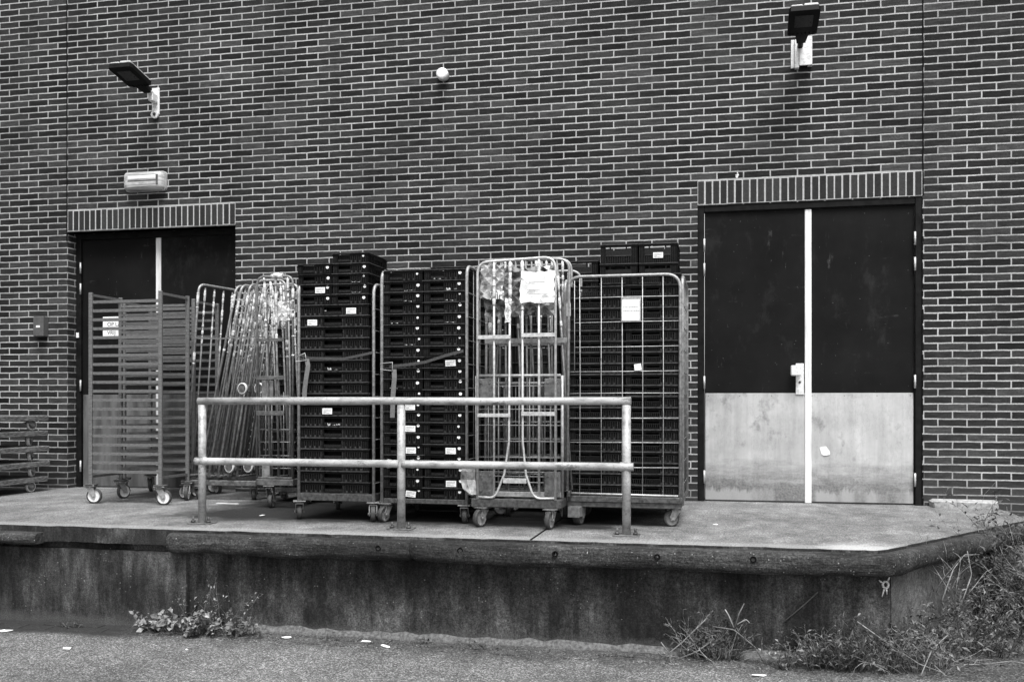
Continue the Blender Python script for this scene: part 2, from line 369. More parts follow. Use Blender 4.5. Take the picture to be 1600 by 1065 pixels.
# ------------------------------------------------------------------ world, sun, camera
w=bpy.data.worlds.new('World'); scene.world=w; w.use_nodes=True; nt=w.node_tree; nt.nodes.clear()
sky=nt.nodes.new('ShaderNodeTexSky'); sky.sky_type='NISHITA'; sky.sun_disc=False
SUN_EL, SUN_AZ = 62, 205     # azimuth from north (+Y) clockwise: light comes from behind the camera, slightly right
SUN_AZ=160
sky.sun_elevation=rad(SUN_EL); sky.sun_rotation=rad(SUN_AZ); sky.air_density=1.5; sky.dust_density=3
bw=nt.nodes.new('ShaderNodeRGBToBW'); bg=nt.nodes.new('ShaderNodeBackground'); bg.inputs[1].default_value=.08
wo=nt.nodes.new('ShaderNodeOutputWorld')
nt.links.new(sky.outputs[0],bw.inputs[0]); nt.links.new(bw.outputs[0],bg.inputs[0]); nt.links.new(bg.outputs[0],wo.inputs[0])
sl=bpy.data.lights.new('sun','SUN'); sl.energy=1.5; sl.angle=rad(28); sl.color=(1,1,1)
so=bpy.data.objects.new('sun',sl); C.objects.link(so)
d=Vector((math.sin(rad(SUN_AZ))*math.cos(rad(SUN_EL)),math.cos(rad(SUN_AZ))*math.cos(rad(SUN_EL)),math.sin(rad(SUN_EL))))
so.rotation_euler=d.to_track_quat('Z','Y').to_euler(); so.location=(0,-12,12)
cam=bpy.data.cameras.new('camera'); co=bpy.data.objects.new('camera',cam); C.objects.link(co); scene.camera=co
cam.sensor_width=36; cam.lens=1556/1600*36; cam.shift_y=(630-532.5)/1600; cam.clip_end=500
co.location=(0,-8.73,.84); co.rotation_euler=(rad(90),0,math.atan(1556/7100))
scene.view_settings.view_transform='Standard'; scene.view_settings.look='None'; scene.view_settings.exposure=1.66; scene.view_settings.gamma=1

GZ=-.67
# ------------------------------------------------------------------ ground and dock
g=MB(); n=1
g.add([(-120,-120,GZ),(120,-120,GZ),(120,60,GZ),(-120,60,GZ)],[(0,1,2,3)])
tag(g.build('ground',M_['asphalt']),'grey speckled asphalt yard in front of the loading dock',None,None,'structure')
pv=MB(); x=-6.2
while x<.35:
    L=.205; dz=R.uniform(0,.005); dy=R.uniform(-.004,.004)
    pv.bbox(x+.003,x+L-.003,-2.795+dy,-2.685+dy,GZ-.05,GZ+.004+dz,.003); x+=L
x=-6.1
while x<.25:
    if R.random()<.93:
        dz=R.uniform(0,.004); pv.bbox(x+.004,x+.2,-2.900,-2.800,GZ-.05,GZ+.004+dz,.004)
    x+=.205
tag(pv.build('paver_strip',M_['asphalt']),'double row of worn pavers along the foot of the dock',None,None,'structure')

dock=thing('loading_dock','raised concrete loading dock with a stained dark front and timber bumper','loading dock',(0,0,0))
DL=(0,0,0)
def off(p): return (p[0]-DL[0],p[1]-DL[1],p[2]-DL[2])
inv=Matrix.Translation(-Vector(DL))
# deck slab: subdivided top with a chipped front edge
b=MB(); xs=[-14]+[-9+i*.05 for i in range(int((9+.84)/.05)+1)]
poly_front=[(x, -2.728+.03*noise.noise((x*4,0,3))+.02*noise.noise((x*13,0,7))+R.uniform(-.004,.004)) for x in xs]
diag=[]
for i in range(1,42):
    t=i/42; diag.append((.845+(2.0-.845)*t+R.uniform(-.006,.006), -2.72+(-1.05+2.72)*t+R.uniform(-.006,.006)))
end=[(2.06,-.98),(2.10,-.8),(2.11,-.4),(2.08,-.006),(-14,-.006)]
b.prism(poly_front+diag+end,-.105,0,0,inv,1)
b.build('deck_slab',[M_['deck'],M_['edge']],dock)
b=MB(); b.prism([(-14,-2.655),(.90,-2.655),(2.0,-1.02),(2.04,-.006),(-14,-.006)],GZ-.1,-.106,0,inv)
b.box(-14,-3.55,-2.70,-2.655,GZ-.1,-.155,0,inv)
b.build('front_wall',M_['dockwall'],dock)
b=MB(); pts=[]
x=-3.2
seg=[]
while x<.86: seg.append((x,R.uniform(.0,.008),R.uniform(.004,.026))); x+=.09
vs=[];fs=[]
for i,(x,a,h) in enumerate(seg):
    y1=-2.656 if x>-3.55 else -2.701
    vs+=[(x,y1,GZ+.03+h),(x,y1-.02-a,GZ+.012+h*.3),(x,y1-.035-a,GZ-.02)]
for i in range(len(seg)-1): 
    for j in range(2): fs.append((i*3+j,i*3+j+1,(i+1)*3+j+1,(i+1)*3+j))
b.add([inv@Vector(p) for p in vs],fs); b.build('footing',M_['grime'],dock)
b=MB(); b.prism([(.905,-2.6538),(.9075,-2.6555),(2.0018,-1.0215),(1.99,-1.02)],GZ-.1,-.107,0); b.build('angled_face',M_['side'],dock)
def log_part(p0,p1,ry,rz,seed,nm='bumper_log',ragged=False):
    rr=random.Random(seed); p0=Vector(p0);p1=Vector(p1); L=(p1-p0).length; t=(p1-p0).normalized(); s=t.cross(Vector((0,0,1))).normalized()
    b=MB(); N=max(8,int(L/.03)); S=24; vs=[];fs=[]
    ph=[rr.uniform(0,6.28) for _ in range(8)]
    for i in range(N+1):
        u=i/N; c=p0+t*L*u
        for j in range(S):
            a=2*math.pi*j/S; ca,sa=math.cos(a),math.sin(a)
            k=1+.035*math.sin(u*L*3.1+ph[0]+2*a)+.03*math.sin(u*L*7.7+ph[1]+3*a)+rr.uniform(-.03,.03)
            q_=c+s*ca*ry+Vector((0,0,sa*rz)); k+=.18*noise.noise(Vector((q_.x*3.5,q_.y*9,q_.z*9)))+.07*noise.noise(q_*26)
            if ragged and u>.8: k-=.25*max(0,noise.noise(Vector((q_.x*5,q_.y*22,q_.z*26+5))))*(u-.8)/.2*2
            if i in(0,N): k*=.86
            if ragged and u>.93: k*=1-.35*(u-.93)/.07*(.5+.5*math.sin(3*a+ph[2])); 
            yy=abs(ca)**.75*(1 if ca>0 else -1)*ry*k; zz=abs(sa)**.75*(1 if sa>0 else -1)*rz*k
            if zz>rz*.80: zz=rz*.80
            vs.append(inv@(c+s*yy+Vector((0,0,zz))))
    for i in range(N):
        for j in range(S):
            j2=(j+1)%S; fs.append((i*S+j,(i+1)*S+j,(i+1)*S+j2,i*S+j2))
    b.add(vs,fs,0,True); b.add([vs[j] for j in range(S)],[tuple(range(S))]); b.add([vs[N*S+j] for j in range(S)],[tuple(range(S))[::-1]])
    return b.build(nm,M_['log'],dock)
lg=log_part((-3.63,-2.735,-.077),(-1.95,-2.74,-.080),.085,.074,3)
lg2=log_part((-1.945,-2.738,-.077),(.905,-2.742,-.077),.085,.076,4,ragged=True)
lg3=log_part((.835,-2.735,-.078),(2.03,-1.02,-.072),.085,.074,5)
log_part((-7.5,-2.765,-.075),(-4.60,-2.765,-.078),.075,.045,6,'timber_block')
for k,(x) in enumerate((-2.15,-1.62,-1.03,-.42,.13)):
    b=MB(); b.lathe([(0,.010),(.012,.019),(.014,.017),(.012,.012),(.002,.009)],inv@Vector((x,-2.818,-.06+R.uniform(-.008,.008))),(R.uniform(-.15,.15),-1,R.uniform(-.1,.2)),11)
    b.build('bolt',M_['gap_black'],dock)
# cut joint across the deck
b=MB(); b.box(-.006,.006,-1.1,1.1,-.001,.0035,0,inv@Matrix.Translation((-1.2,-1.62,0))); b.build('deck_joint',M_['gap_black'],dock)

# ------------------------------------------------------------------ brick building
b=None
blocker=thing('shade_wall','added unseen brick wing standing forward beyond the left end of the dock','building',(-8.7,-6,GZ))  # added wall out of view, there only to shade the left end
b=MB(); b.box(-.6,0,-6,5.95,-.2,9.6); wo_=b.build('wall',M_['brick'],blocker)
bld=thing('brick_building','tall dark brick wall with pale joints and two steel double doors','building',(0,0,0))
b=MB(); T=.36; top=9.0
for (x0,x1,z0,z1) in ((-14,-6.44,GZ-.2,top),(-4.618,-.275,GZ-.2,top),(1.545,12,GZ-.2,top),(-6.44,-4.618,2.54,top),(-.275,1.545,2.54,top)):
    b.box(x0,x1,0,T,z0,z1)
b.build('wall',M_['brick'],bld)
for x0,x1 in ((-6.44,-4.618),(-.275,1.545)):
    b=MB(); b.box(x0,x1,.0,T,-.4,-.002); b.build('threshold',M_['deck'],bld)
for (x0,x1) in ((-6.435,-4.618),(-.275,1.543)):
    b=MB(); b.box(x0,x1,-.0035,.02,2.548,2.757,1)
    n=29; p=(x1-x0)/n
    for i in range(n):
        j=R.uniform(-.002,.002); zt=2.747+R.uniform(-.003,.003); zb=2.556+R.uniform(-.003,.003)
        b.bbox(x0+i*p+.0065+j,x0+(i+1)*p-.0065+j,-.0075,-.002,zb,zt,.0018,0)
    b.build('lintel',[M_['soldier'],M_['mortar']],bld)
for (x,z0) in ((-6.445,2.45),(1.549,2.55)):
    b=MB(); 
    z=z0
    while z<top:
        b.box(x-.006+R.uniform(-.002,.002),x+.006+R.uniform(-.002,.002),-.0025,.004,z,z+.062); z+=.062
    b.build('expansion_joint',M_['gap_black'],bld)
b=MB(); z=0
while z<2.5:
    b.box(1.541+R.uniform(-.003,.002),1.552+R.uniform(-.003,.004),-.0022,.003,z,z+R.uniform(.03,.08)); z+=.075
b.build('sealant_gap',M_['gap_black'],bld)
def double_door(x0,x1,ztop,y,strip,handle,rec):
    fw=.055
    b=MB(); b.bbox(x0,x0+fw,y-.03,y+.06,-.002,ztop,.004); b.bbox(x1-fw,x1,y-.03,y+.06,-.002,ztop,.004); b.bbox(x0+fw,x1-fw,y-.028,y+.06,ztop-.055,ztop,.004)
    b.build('door_frame',M_['frame_paint'],bld)
    for side,(a,c) in enumerate(((x0+fw+.004,strip-.002),(strip+.002,x1-fw-.004))):
        b=MB(); b.bbox(a,c,y,y+.045,.008,ztop-.06,.003); leaf=b.build('door_leaf',M_['door'],bld,label=None)
        b=MB(); b.bbox(a+.006,c-.002 if side==0 else c-.006,y-.004,y+.001,.012,.928,.001)
        kp=b.build('kick_plate',M_['plate'] if handle else M_['dull_plate'],leaf)
        hx=a-.002 if side==0 else c+.002
        for hz in (.21,1.02,1.99,2.2):
            b=MB(); b.lathe([(0,.0085),(.11,.0085)],(hx,y-.036,hz-.055),(0,0,1),8); b.lathe([(-.006,.006),(.0,.011),(.006,.006)],(hx,y-.036,hz),(0,0,1),8)
            b.build('hinge',M_['galvanised_bright'],leaf)
        for sx in [a+.03+(c-a-.06)*i/3 for i in range(4)]:
            b=MB(); b.lathe([(0,.004),(.0015,.003)],(sx,y-.004,.905),(0,-1,0),6); b.build('screw',M_['dark_steel'],leaf)
        if side==0 and handle:
            b=MB(); b.bbox(.542,.608,y-.014,y,.915,1.178,.003); b.tube([(.575,y-.01,1.115),(.575,y-.062,1.115)],.012,10)
            b.bbox(.498,.583,y-.092,y-.05,1.072,1.160,.008)
            b.lathe([(0,.010),(.004,.010)],(.575,y-.014,1.02),(0,-1,0),10,1)
            b.build('handle',[M_['bracket_paint'],M_['dark_steel']],leaf)
    b=MB(); b.bbox(strip-.027,strip+.027,y-.012,y+.002,.0,ztop-.062,.003); b.box(strip-.020,strip+.020,y-.0145,y-.012,.002,ztop-.064)
    b.build('cover_strip',M_['white_aluminium'],bld)
double_door(-6.44,-4.618,2.54,.16,-5.53,False,.1)
double_door(-.275,1.545,2.54,.035,.643,True,.03)
b=MB(); b.box(-6.44,-4.618,-.006,.12,2.540,2.549); b.build('lintel_angle',M_['dull_steel'],bld)
for q in ((-.27,-.02,-.006,.03,2.543,2.550),(.62,.77,-.006,.03,2.545,2.551)):
    b=MB(); b.box(*q); b.build('lintel_angle',M_['galvanised_worn'],bld)
b=MB()
for px,pz,r_ in ((.055,2.775,.012),(.062,2.79,.012),(.05,2.79,.008),(.06,2.81,.006),(.064,2.828,.003)): b.lathe([(0,r_),(.0012,r_*.8)],(px,-.0012,pz),(0,-1,0),9)
b.build('lime_splash',M_['residue'],bld)
# notice on the left door, enamel plate with its wording
sg=thing('door_notice','white notice plate with dark capitals on the left door behind the rack','notice',(-6.15,.156,1.508))
b=MB(); b.bbox(0,.235,-.004,0,0,.2,.001); b.build('plate',M_['paper'],sg)
text_mesh('lettering','OP LA',.056,M_['ink'],sg,(.05,-.0045,.105)); text_mesh('lettering','VRIJ',.056,M_['ink'],sg,(.05,-.0045,.022))
b=MB(); b.bbox(-.014,.014,-.012,0,0,.05,.002); st=tag(b.build('door_sticker',M_['paper'],None,(-6.415,.128,1.50)),'tiny white sensor stuck to the frame of the left door','sensor')
b=MB(); b.add([(-.04,0,.03),(.012,0,.04),(.04,0,.0),(.045,-.003,-.03),(.0,-.006,-.036),(-.022,-.002,-.03)],[(0,1,2,3,4,5)][::-1]); 
b.add([(-.04,.0015,.03),(.012,.0015,.04),(.04,.0015,.0),(.045,.0015,-.03),(.0,.0015,-.036),(-.022,.0015,-.03)],[(5,4,3,2,1,0)])
tag(b.build('paper_scrap',M_['paper'],None,(.775,.028,.44)),'torn white scrap of paper stuck on the right steel kick plate','paper')

# ------------------------------------------------------------------ things on the wall
def flood(x,z,lab,twoplate):
    t=thing('wall_floodlight',lab,'floodlight',(x,0,z),0,'floodlights on the brick wall')
    b=MB()
    if twoplate:
        b.bbox(-.085,-.055,-.012,0,-.12,.12,.003); b.bbox(-.055,-.02,-.05,-.002,-.13,.11,.003); b.bbox(-.02,.085,-.06,-.045,-.115,.125,.003); b.bbox(.05,.085,-.045,0,-.115,.11,.003)
    else:
        b.bbox(-.05,.03,-.012,0,-.13,.13,.003); b.bbox(-.035,.015,-.10,-.012,-.02,.06,.006); b.lathe([(0,.04),(.02,.04)],(-.01,-.012,-.13),(0,-1,0),14)
        b.lathe([(0,.018),(.006,.015)],(-.01,-.032,-.13),(0,-1,0),8,1)
    b.build('wall_bracket',[M_['bracket_paint'],M_['dark_steel']],t)
    e=Euler((rad(-12),0,0)).to_matrix().to_4x4(); A=Matrix.Translation((-.012,-.08,.055))@e
    b=MB(); b.tube([A@Vector((0,.03,-.0)),A@Vector((0,-.11,0))],.024,12); b.build('arm',M_['bracket_paint'] if not twoplate else M_['lamp_head'],t)
    b=MB()
    b.prism([(-.035,-.06),(.035,-.06),(.05,-.17),(.115,-.19),(.12,-.50),(.105,-.53),(-.105,-.53),(-.12,-.50),(-.115,-.19),(-.05,-.17)][::-1],-.028,.012,0,A)
    for k in range(7): b.box(-.1+k*.03,-.09+k*.03,-.21,-.185,-.034,-.026,0,A)
    h=b.build('lamp_head',M_['lamp_head'],t)
    for q in ((-.105,-.012,-.525,-.20,.0125,.034),(-.006,.105,-.525,-.20,.0125,.040)):
        b=MB(); b.bbox(*q,.008,0,A); b.build('cooling_fin',M_['lamp_top'],h)
    b=MB(); b.bbox(-.07,.07,-.46,-.30,-.033,-.0285,.002,0,A); b.build('lamp_glass',M_['lamp_glass'],h)
flood(-5.45,3.775,'dark floodlight on a pale bracket above the left door and bulkhead lamp',False)
flood(.585,3.785,'dark floodlight on a white two-plate bracket above the right door',True)
t=thing('bulkhead_lamp','oblong bulkhead lamp with ribbed clear cover above the left door','wall lamp',(-5.555,0,2.995))
b=MB()
def rrect(w,h,r,n=5):
    o=[]
    for cx,cz,a0 in ((w-r,h-r,0),(-w+r,h-r,90),(-w+r,-h+r,180),(w-r,-h+r,270)):
        for k in range(n+1): a=rad(a0+90*k/n); o.append((cx+r*math.cos(a),cz+r*math.sin(a)))
    return o
def loft(b,rings,mat=0,smooth=True):
    n=len(rings[0]); o=len(b.v); vs=[p for r in rings for p in r]; fs=[]
    for i in range(len(rings)-1):
        for j in range(n): j2=(j+1)%n; fs.append((i*n+j,i*n+j2,(i+1)*n+j2,(i+1)*n+j))
    b.add(vs,fs,mat,smooth); b.add(rings[-1],[tuple(range(n))],mat)
loft(b,[[(x,-y,z) for x,z in rrect(.215,.095,.03)] for y in (0,.035)]); b.build('base',M_['lamp_top'],t)
b=MB(); loft(b,[[(x,-y,z) for x,z in rrect(.212-d,.092-d,.03)] for y,d in ((.035,.006),(.041,.006))]); b.build('seal',M_['gap_black'],t)
b=MB(); loft(b,[[(x,-y,z) for x,z in rrect(.212-d,.092-d,.035)] for y,d in ((.041,.0),(.075,.006),(.095,.02),(.100,.034))]); cv=b.build('diffuser',M_['diffuser'],t)
b=MB(); b.bbox(-.15,.15,-.103,-.098,.012,.046,.002); b.build('bright_band',M_['white_dot'],cv)
b=MB(); b.bbox(-.15,.15,-.102,-.098,-.008,.002,.001); b.build('inner_tube',M_['dull_steel'],cv)
b=MB(); b.bbox(-.15,.15,-.1025,-.098,-.044,-.018,.002); b.build('lower_band',M_['lamp_top'],cv)
for sx in (-1,1):
    b=MB(); x0,x1=sorted((sx*.152,sx*.176)); b.bbox(x0,x1,-.104,-.097,-.05,.05,.003); b.build('end_cap',M_['lamp_top'] if sx<0 else M_['dull_steel'],cv)
for sx in (-.2,.2):
    b=MB(); b.lathe([(0,.008),(.05,.008),(.053,.004)],(sx*.93,-.035,.0),(0,-1,0),8); b.build('cover_screw',M_['dark_steel'],t)
t=thing('movement_sensor','small round white sensor dome high in the middle of the wall','sensor',(-2.546,0,3.818))
b=MB(); b.lathe([(0,.05),(.03,.05)],(0,0,0),(0,-1,0),20); b.build('base',M_['lamp_top'],t)
b=MB(); b.lathe([(.03,.054),(.075,.054),(.088,.046),(.092,.03)],(0,0,0),(0,-1,0),24); b.build('cap',M_['white_dot'],t)
t=thing('switch_box','small grey key switch box on the wall left of the left door','switch box',(-6.71,0,1.605))
b=MB(); b.bbox(-.058,.058,-.085,0,-.1,.1,.006); b.build('housing',M_['switch_box'],t); b=MB(); b.box(-.022,.022,-.0865,-.0845,-.012,.008); b.build('label',M_['paper'],t)
b=MB(); vs=[]
b.bbox(1.60,2.09,-.17,-.004,-.01,.055,.012); k=b.build('kerb_block',M_['kerb_concrete']); tag(k,'rough pale concrete kerb block against the wall right of the right door','kerb block')
for p in k.data.vertices: p.co+=Vector((R.uniform(-.01,.01),R.uniform(-.004,.004),R.uniform(-.008,.008)))

# ------------------------------------------------------------------ guard railing
t=thing('guard_railing','low grey pipe railing with three posts along the dock edge','railing',(-2.12,-2.38,0))
for x in (-3.613+2.12,-2.150+2.12,-.645+2.12):
    b=MB(); b.tube([(x,0,.004),(x,0,.83)],.0275,14); b.build('post',M_['rail'],t)
    b=MB(); b.bbox(x-.085,x+.085,-.06,.06,0,.008,.002); pl=b.build('base_plate',M_['dull_steel'],t)
    for dx in(-.058,.058):
        b=MB(); b.tube([(x+dx,-.02,.008),(x+dx,-.02,.05)],.008,8); b.lathe([(0,.016),(.014,.016)],(x+dx,-.02,.01),(0,0,1),6); b.build('bolt',M_['dark_steel'],pl)
b=MB(); b.tube([(-3.642+2.12,0,.856),(-2.6+2.12,0,.8585),(-1.6+2.12,0,.854),(-.617+2.12,0,.856)],.026,14); b.build('top_rail',M_['rail'],t)
for x0,x1 in ((-3.66+2.12,-2.16+2.12),(-2.14+2.12,-.60+2.12)):
    b=MB(); b.tube([(x0,-.012,.437),(x0+.03,-.012,.437),(x0+.05,-.012,.437),(x0+.08,-.012,.437),(x0+.09,-.012,.437),(x1-.09,-.012,.437),(x1-.08,-.012,.437),(x1-.05,-.012,.437),(x1,-.012,.437)],[.026,.026,.026,.0305,.0255,.0255,.0305,.026,.026],14); b.build('mid_rail',M_['rail'],t)

# ------------------------------------------------------------------ casters
CM={}
def caster(parent,x,y,ztop,r=.06,yaw=0,wid=.034,style='fork',tm='tyre',hm='hub_white',fm='galvanised_worn'):
    key=(round(ztop,3),r,wid,style,tm,hm,fm)
    if key not in CM:
        b=MB(); tr=.03; zc=-(ztop-r)
        b.bbox(-.045,.045,-.045,.045,-.008,0,.002); b.lathe([(0,.03),(.016,.026)],(0,0,-.008),(0,0,-1),14)
        wd=wid/2+.006
        for s in(-1,1):
            x0,x1=sorted((s*wd,s*(wd+.005)))
            pr=[(-.034,-.02),(.03,-.02),(tr+.018,zc+.012),(tr+.012,zc-.014),(tr-.014,zc-.012)]
            vs=[(x0,p,q) for p,q in pr]+[(x1,p,q) for p,q in pr]; n=len(pr)
            b.add(vs,[tuple(range(n)),tuple(range(n,2*n))[::-1]]+[(i,n+i,n+(i+1)%n,(i+1)%n) for i in range(n)])
            if style=='guard': b.bbox(*sorted((s*(wd+.006),s*(wd+.012))),-.05,.055,zc+.005,-.006,.002)
        b.box(-wd-.005,wd+.005,-.034,.034,-.024,-.018)
        if style=='guard': b.bbox(-wd-.012,wd+.012,-.058,-.05,zc+.0,-.006,.002)
        b.tube([(-wd-.012,tr,zc),(wd+.012,tr,zc)],.009,8)
        f=b.mesh('caster',[M_[fm]])
        b=MB(); h=wid/2
        b.lathe([(-h+.002,r*.35),(-h+.004,r*.74),(-h,r*.78),(-h+.001,r*.93),(-h*.6,r),(h*.6,r),(h-.001,r*.93),(h,r*.78),(h-.004,r*.74),(h-.002,r*.35)],(0,0,0),(1,0,0),26,0,[1,1,0,0,0,0,0,1,1,1])
        CM[key]=(f,b.mesh('wheel',[M_[tm],M_[hm]]),tr,zc)
    f,wm,tr,zc=CM[key]
    o=put('caster',f,parent,(x,y,ztop),(0,0,yaw)); put('wheel',wm,o,(0,tr,zc)); return o

# ------------------------------------------------------------------ crates
CR={}
def crate_mesh(w,d,h,style):
    key=(w,d,h,style)
    if key in CR: return CR[key]
    b=MB(); t=.008; rp=.005
    b.box(t,w-t,t,d-t,0,.006)
    b.box(0,t,t,d,0,h-.001); b.box(w-t,w,t,d,0,h-.001); b.box(t,w-t,d-t,d,0,h-.001 if style!='D' else h*.68)
    # rims
    for z0,z1,m,e in ((h-.006,h,1,rp),(h-.02,h-.015,0,rp-.001)):
        b.box(-e,w+e,-e,.002,z0,z1,m); b.box(-e,w+e,d-.002,d+e,z0,z1,m); b.box(-e,.002,.002,d-.002,z0,z1,m); b.box(w-.002,w+e,.002,d-.002,z0,z1,m)
    b.box(.004,w-.004,-.0015,.004,.0005,.005,1 if style!='A' else 0)
    for x in (0,w): # side ribs
        for k in range(1,7):
            y=d*k/7; b.box(min(x,x+(.004 if x else -.004)),max(x,x+(.004 if x else -.004)),y-.004,y+.004,.004,h-.02)
    b.box(*( (w,w+.0045) ),d*.3,d*.7,h*.5,h*.8,0)
    zones={'A':[(0,.14,'flat'),(.14,.50,'hand'),(.50,.80,'ribs'),(.80,1,'flat')],
           'B':[(0,.10,'flat'),(.10,.33,'ribs'),(.33,.37,'flat'),(.37,.63,'hand'),(.63,.67,'flat'),(.67,.90,'ribs'),(.90,1,'flat')],
           'C':[(0,.10,'flat'),(.10,.62,'slots'),(.62,.88,'ribs'),(.88,1,'flat')],
           'D':[(0,.14,'flat'),(.14,.82,'big'),(.82,1,'flat')]}[style]
    for a,c,k in zones:
        x0,x1=a*w,c*w; zt=h-.003
        if k=='flat':
            b.box(x0,x1,0,t,.005,zt); 
            b.box(x0+.001,x0+.003,-.002,0,.006,zt-.02,1)
            for q in range(2): b.box(x0+(x1-x0)*(.35+.3*q)-.002,x0+(x1-x0)*(.35+.3*q)+.002,-.0015,0,.006,zt-.022,2)
        elif k=='ribs':
            b.box(x0,x1,.004,t,.005,zt); n=max(4,int((x1-x0)/.016))
            for i in range(n+1):
                xx=x0+(x1-x0)*i/n; b.box(xx-.0026,xx+.0026,-.001,.004,.006,h*.72,2)
            b.box(x0,x1,-.0005,.0039,h*.70,h*.76,2)
            for i in range(n):
                xx=x0+(x1-x0)*(i+.5)/n
                if i%2==0: b.box(xx-.004,xx+.004,-.0015,.004,.006,.020,1)
        elif k=='hand':
            b.box(x0,x1,0,t,zt-.008,zt); b.box(x0,x1,0,t,.005,h*.42); b.box(x0+.006,x1-.006,-.003,0,.012,h*.36,2); b.box(x0,x0+.004,-.002,t,h*.42,zt); b.box(x1-.004,x1,-.002,t,h*.42,zt)
            b.box(x0,x1,.05,.056,.005,h*.9)
        elif k=='slots':
            b.box(x0,x1,0,t,.005,.012); b.box(x0,x1,-.001,t,h*.5,h*.56,2); b.box(x0,x1,0,t,zt-.01,zt); n=int((x1-x0)/.013)
            for i in range(n+1):
                xx=x0+(x1-x0)*i/n; b.box(xx-.003,xx+.003,0,t,.012,h*.5,2)
            b.box((x0+x1)/2-.006,(x0+x1)/2+.006,-.001,t,h*.58,zt)
        elif k=='big':
            b.box(x0,x1,0,t,zt-.012,zt); b.box(x0,x1,0,t,h*.42,h*.70,2); b.box(x0,x1,.003,t,.005,h*.42); b.box(x0,x1,-.004,0,h*.40,h*.44,1)
            n=int((x1-x0)/.016)
            for i in range(n+1): xx=x0+(x1-x0)*i/n; b.box(xx-.003,xx+.003,-.002,.003,.006,h*.40,2)
            for f in(.18,.82): b.box(x0+(x1-x0)*f-.005,x0+(x1-x0)*f+.005,0,t,h*.70,zt)
    CR[key]=b.mesh('crate',[M_['black_plastic'],M_['black_plastic_rim'],M_['black_plastic_rib']]); return CR[key]
ORD='bottom second third fourth fifth sixth seventh eighth ninth tenth eleventh twelfth thirteenth fourteenth fifteenth sixteenth seventeenth eighteenth nineteenth twentieth'.split()
b=MB(); b.lathe([(0,.0115),(.0012,.0115)],(0,0,0),(0,-1,0),14); DOT=b.mesh('sticker',[M_['white_dot']])
b=MB(); b.box(-.037,.037,-.0015,0,-.021,.021); 
for z,x0,x1 in ((.010,-.030,.012),(.010,.016,.030),(.001,-.030,.028),(-.008,-.030,-.004),(-.014,-.030,.020)): b.box(x0,x1,-.0021,-.0014,z,z+.0035,1)
CARD=b.mesh('label_card',[M_['paper'],M_['ink_faint']])
b=MB(); b.add([(-.045,0,-.02),(.045,0,-.02),(.045,-.001,-.008),(.02,-.002,-.012),(-.01,-.001,-.006),(-.03,-.002,-.012),(-.045,0,.006)],[(0,1,2,3,4,5,6)]); SCRAP=[b.mesh('label_scrap',[M_['residue']])]
for sd in range(4):
    q=random.Random(sd+60); b=MB(); k=q.randint(1,3); x=-.04
    for _ in range(k):
        l=q.uniform(.012,.05); hh=q.uniform(.006,.02); b.add([(x,0,-.02+q.uniform(0,.006)),(x+l,0,-.02+q.uniform(0,.004)),(x+l*q.uniform(.7,1.1),-.001,-.02+hh),(x+l*q.uniform(.3,.6),-.002,-.02+hh*q.uniform(.3,.8)),(x+l*q.uniform(-.1,.1),-.001,-.02+hh*q.uniform(.6,1.2))],[(0,1,2,3,4)]); x+=l+q.uniform(.004,.02)
    SCRAP.append(b.mesh('label_scrap',[M_['residue']]))
def stack(x0,y,z,n,w,d,h,pitch,style,where,group,cards=(),dots=False,scraps=()):
    me=crate_mesh(w,d,h,style)
    for i in range(n):
        fromtop=n-1-i
        nm=('topmost' if fromtop==0 else (ORD[fromtop]+' from top' if fromtop<n/2 else (ORD[i]+' from bottom' if i else 'bottom')))
        o=put('crate',me,None,(x0+R.uniform(-.004,.004),y+R.uniform(-.006,.006),z+i*pitch),(0,0,R.uniform(-.008,.008)))
        tag(o,'black plastic crate, %s in %s'%(nm,where),'crate',group)
        if dots and R.random()<.97:
            put('sticker',DOT,o,(w*(.875+R.uniform(-.01,.02)),-.0006,h*.66+R.uniform(-.006,.006)),(0,0,0)).scale=(1,1,1) if R.random()<.7 else (.7,1,.7)
        for (lv,fx,rot) in cards:
            if lv==fromtop: put('label_card',CARD,o,(w*fx,-.0045,h*.40),(0,rot,0))
        for (lv,fx) in scraps:
            if lv==fromtop: put('label_scrap',R.choice(SCRAP[1:]),o,(w*fx,-.0045,h*.34),(0,R.uniform(-.1,.1),0))

# ------------------------------------------------------------------ roll cages (tube side frames, base, casters)
def side_frame(parent,x,y0,y1,z0,z1,r=.0115,mat='galvanised',wires=True,corner=.09):
    b=MB(); b.tube(fillet([(x,y0,z0),(x,y0,z1),(x,y1,z1),(x,y1,z0)],corner,7),r,12); o=b.build('side_frame',M_[mat],parent)
    if wires:
        b=MB()
        for k in range(1,4):
            y=y0+(y1-y0)*k/4; b.tube([(x,y,z0+.03),(x,y,z1-.004)],.0035,6)
        n=10
        for k in range(1,n):
            z=z0+(z1-z0)*k/n-.02; b.tube([(x,y0,z),(x,y1,z)],.003,6)
        b.build('wire_mesh',M_['galvanised_worn'],o)
    return o
def base_deck(parent,x0,x1,y0,y1,z0,z1,mat='dull_steel'):
    b=MB(); b.bbox(x0,x1,y0,y0+.035,z0,z1,.003); b.bbox(x0,x1,y1-.035,y1,z0,z1,.003); b.bbox(x0,x0+.03,y0+.035,y1-.035,z0,z1,.003); b.bbox(x1-.03,x1,y0+.035,y1-.035,z0,z1,.003)
    b.box(x0+.03,x1-.03,y0+.035,y1-.035,z1-.012,z1-.004)
    return b.build('base_frame',M_[mat],parent)
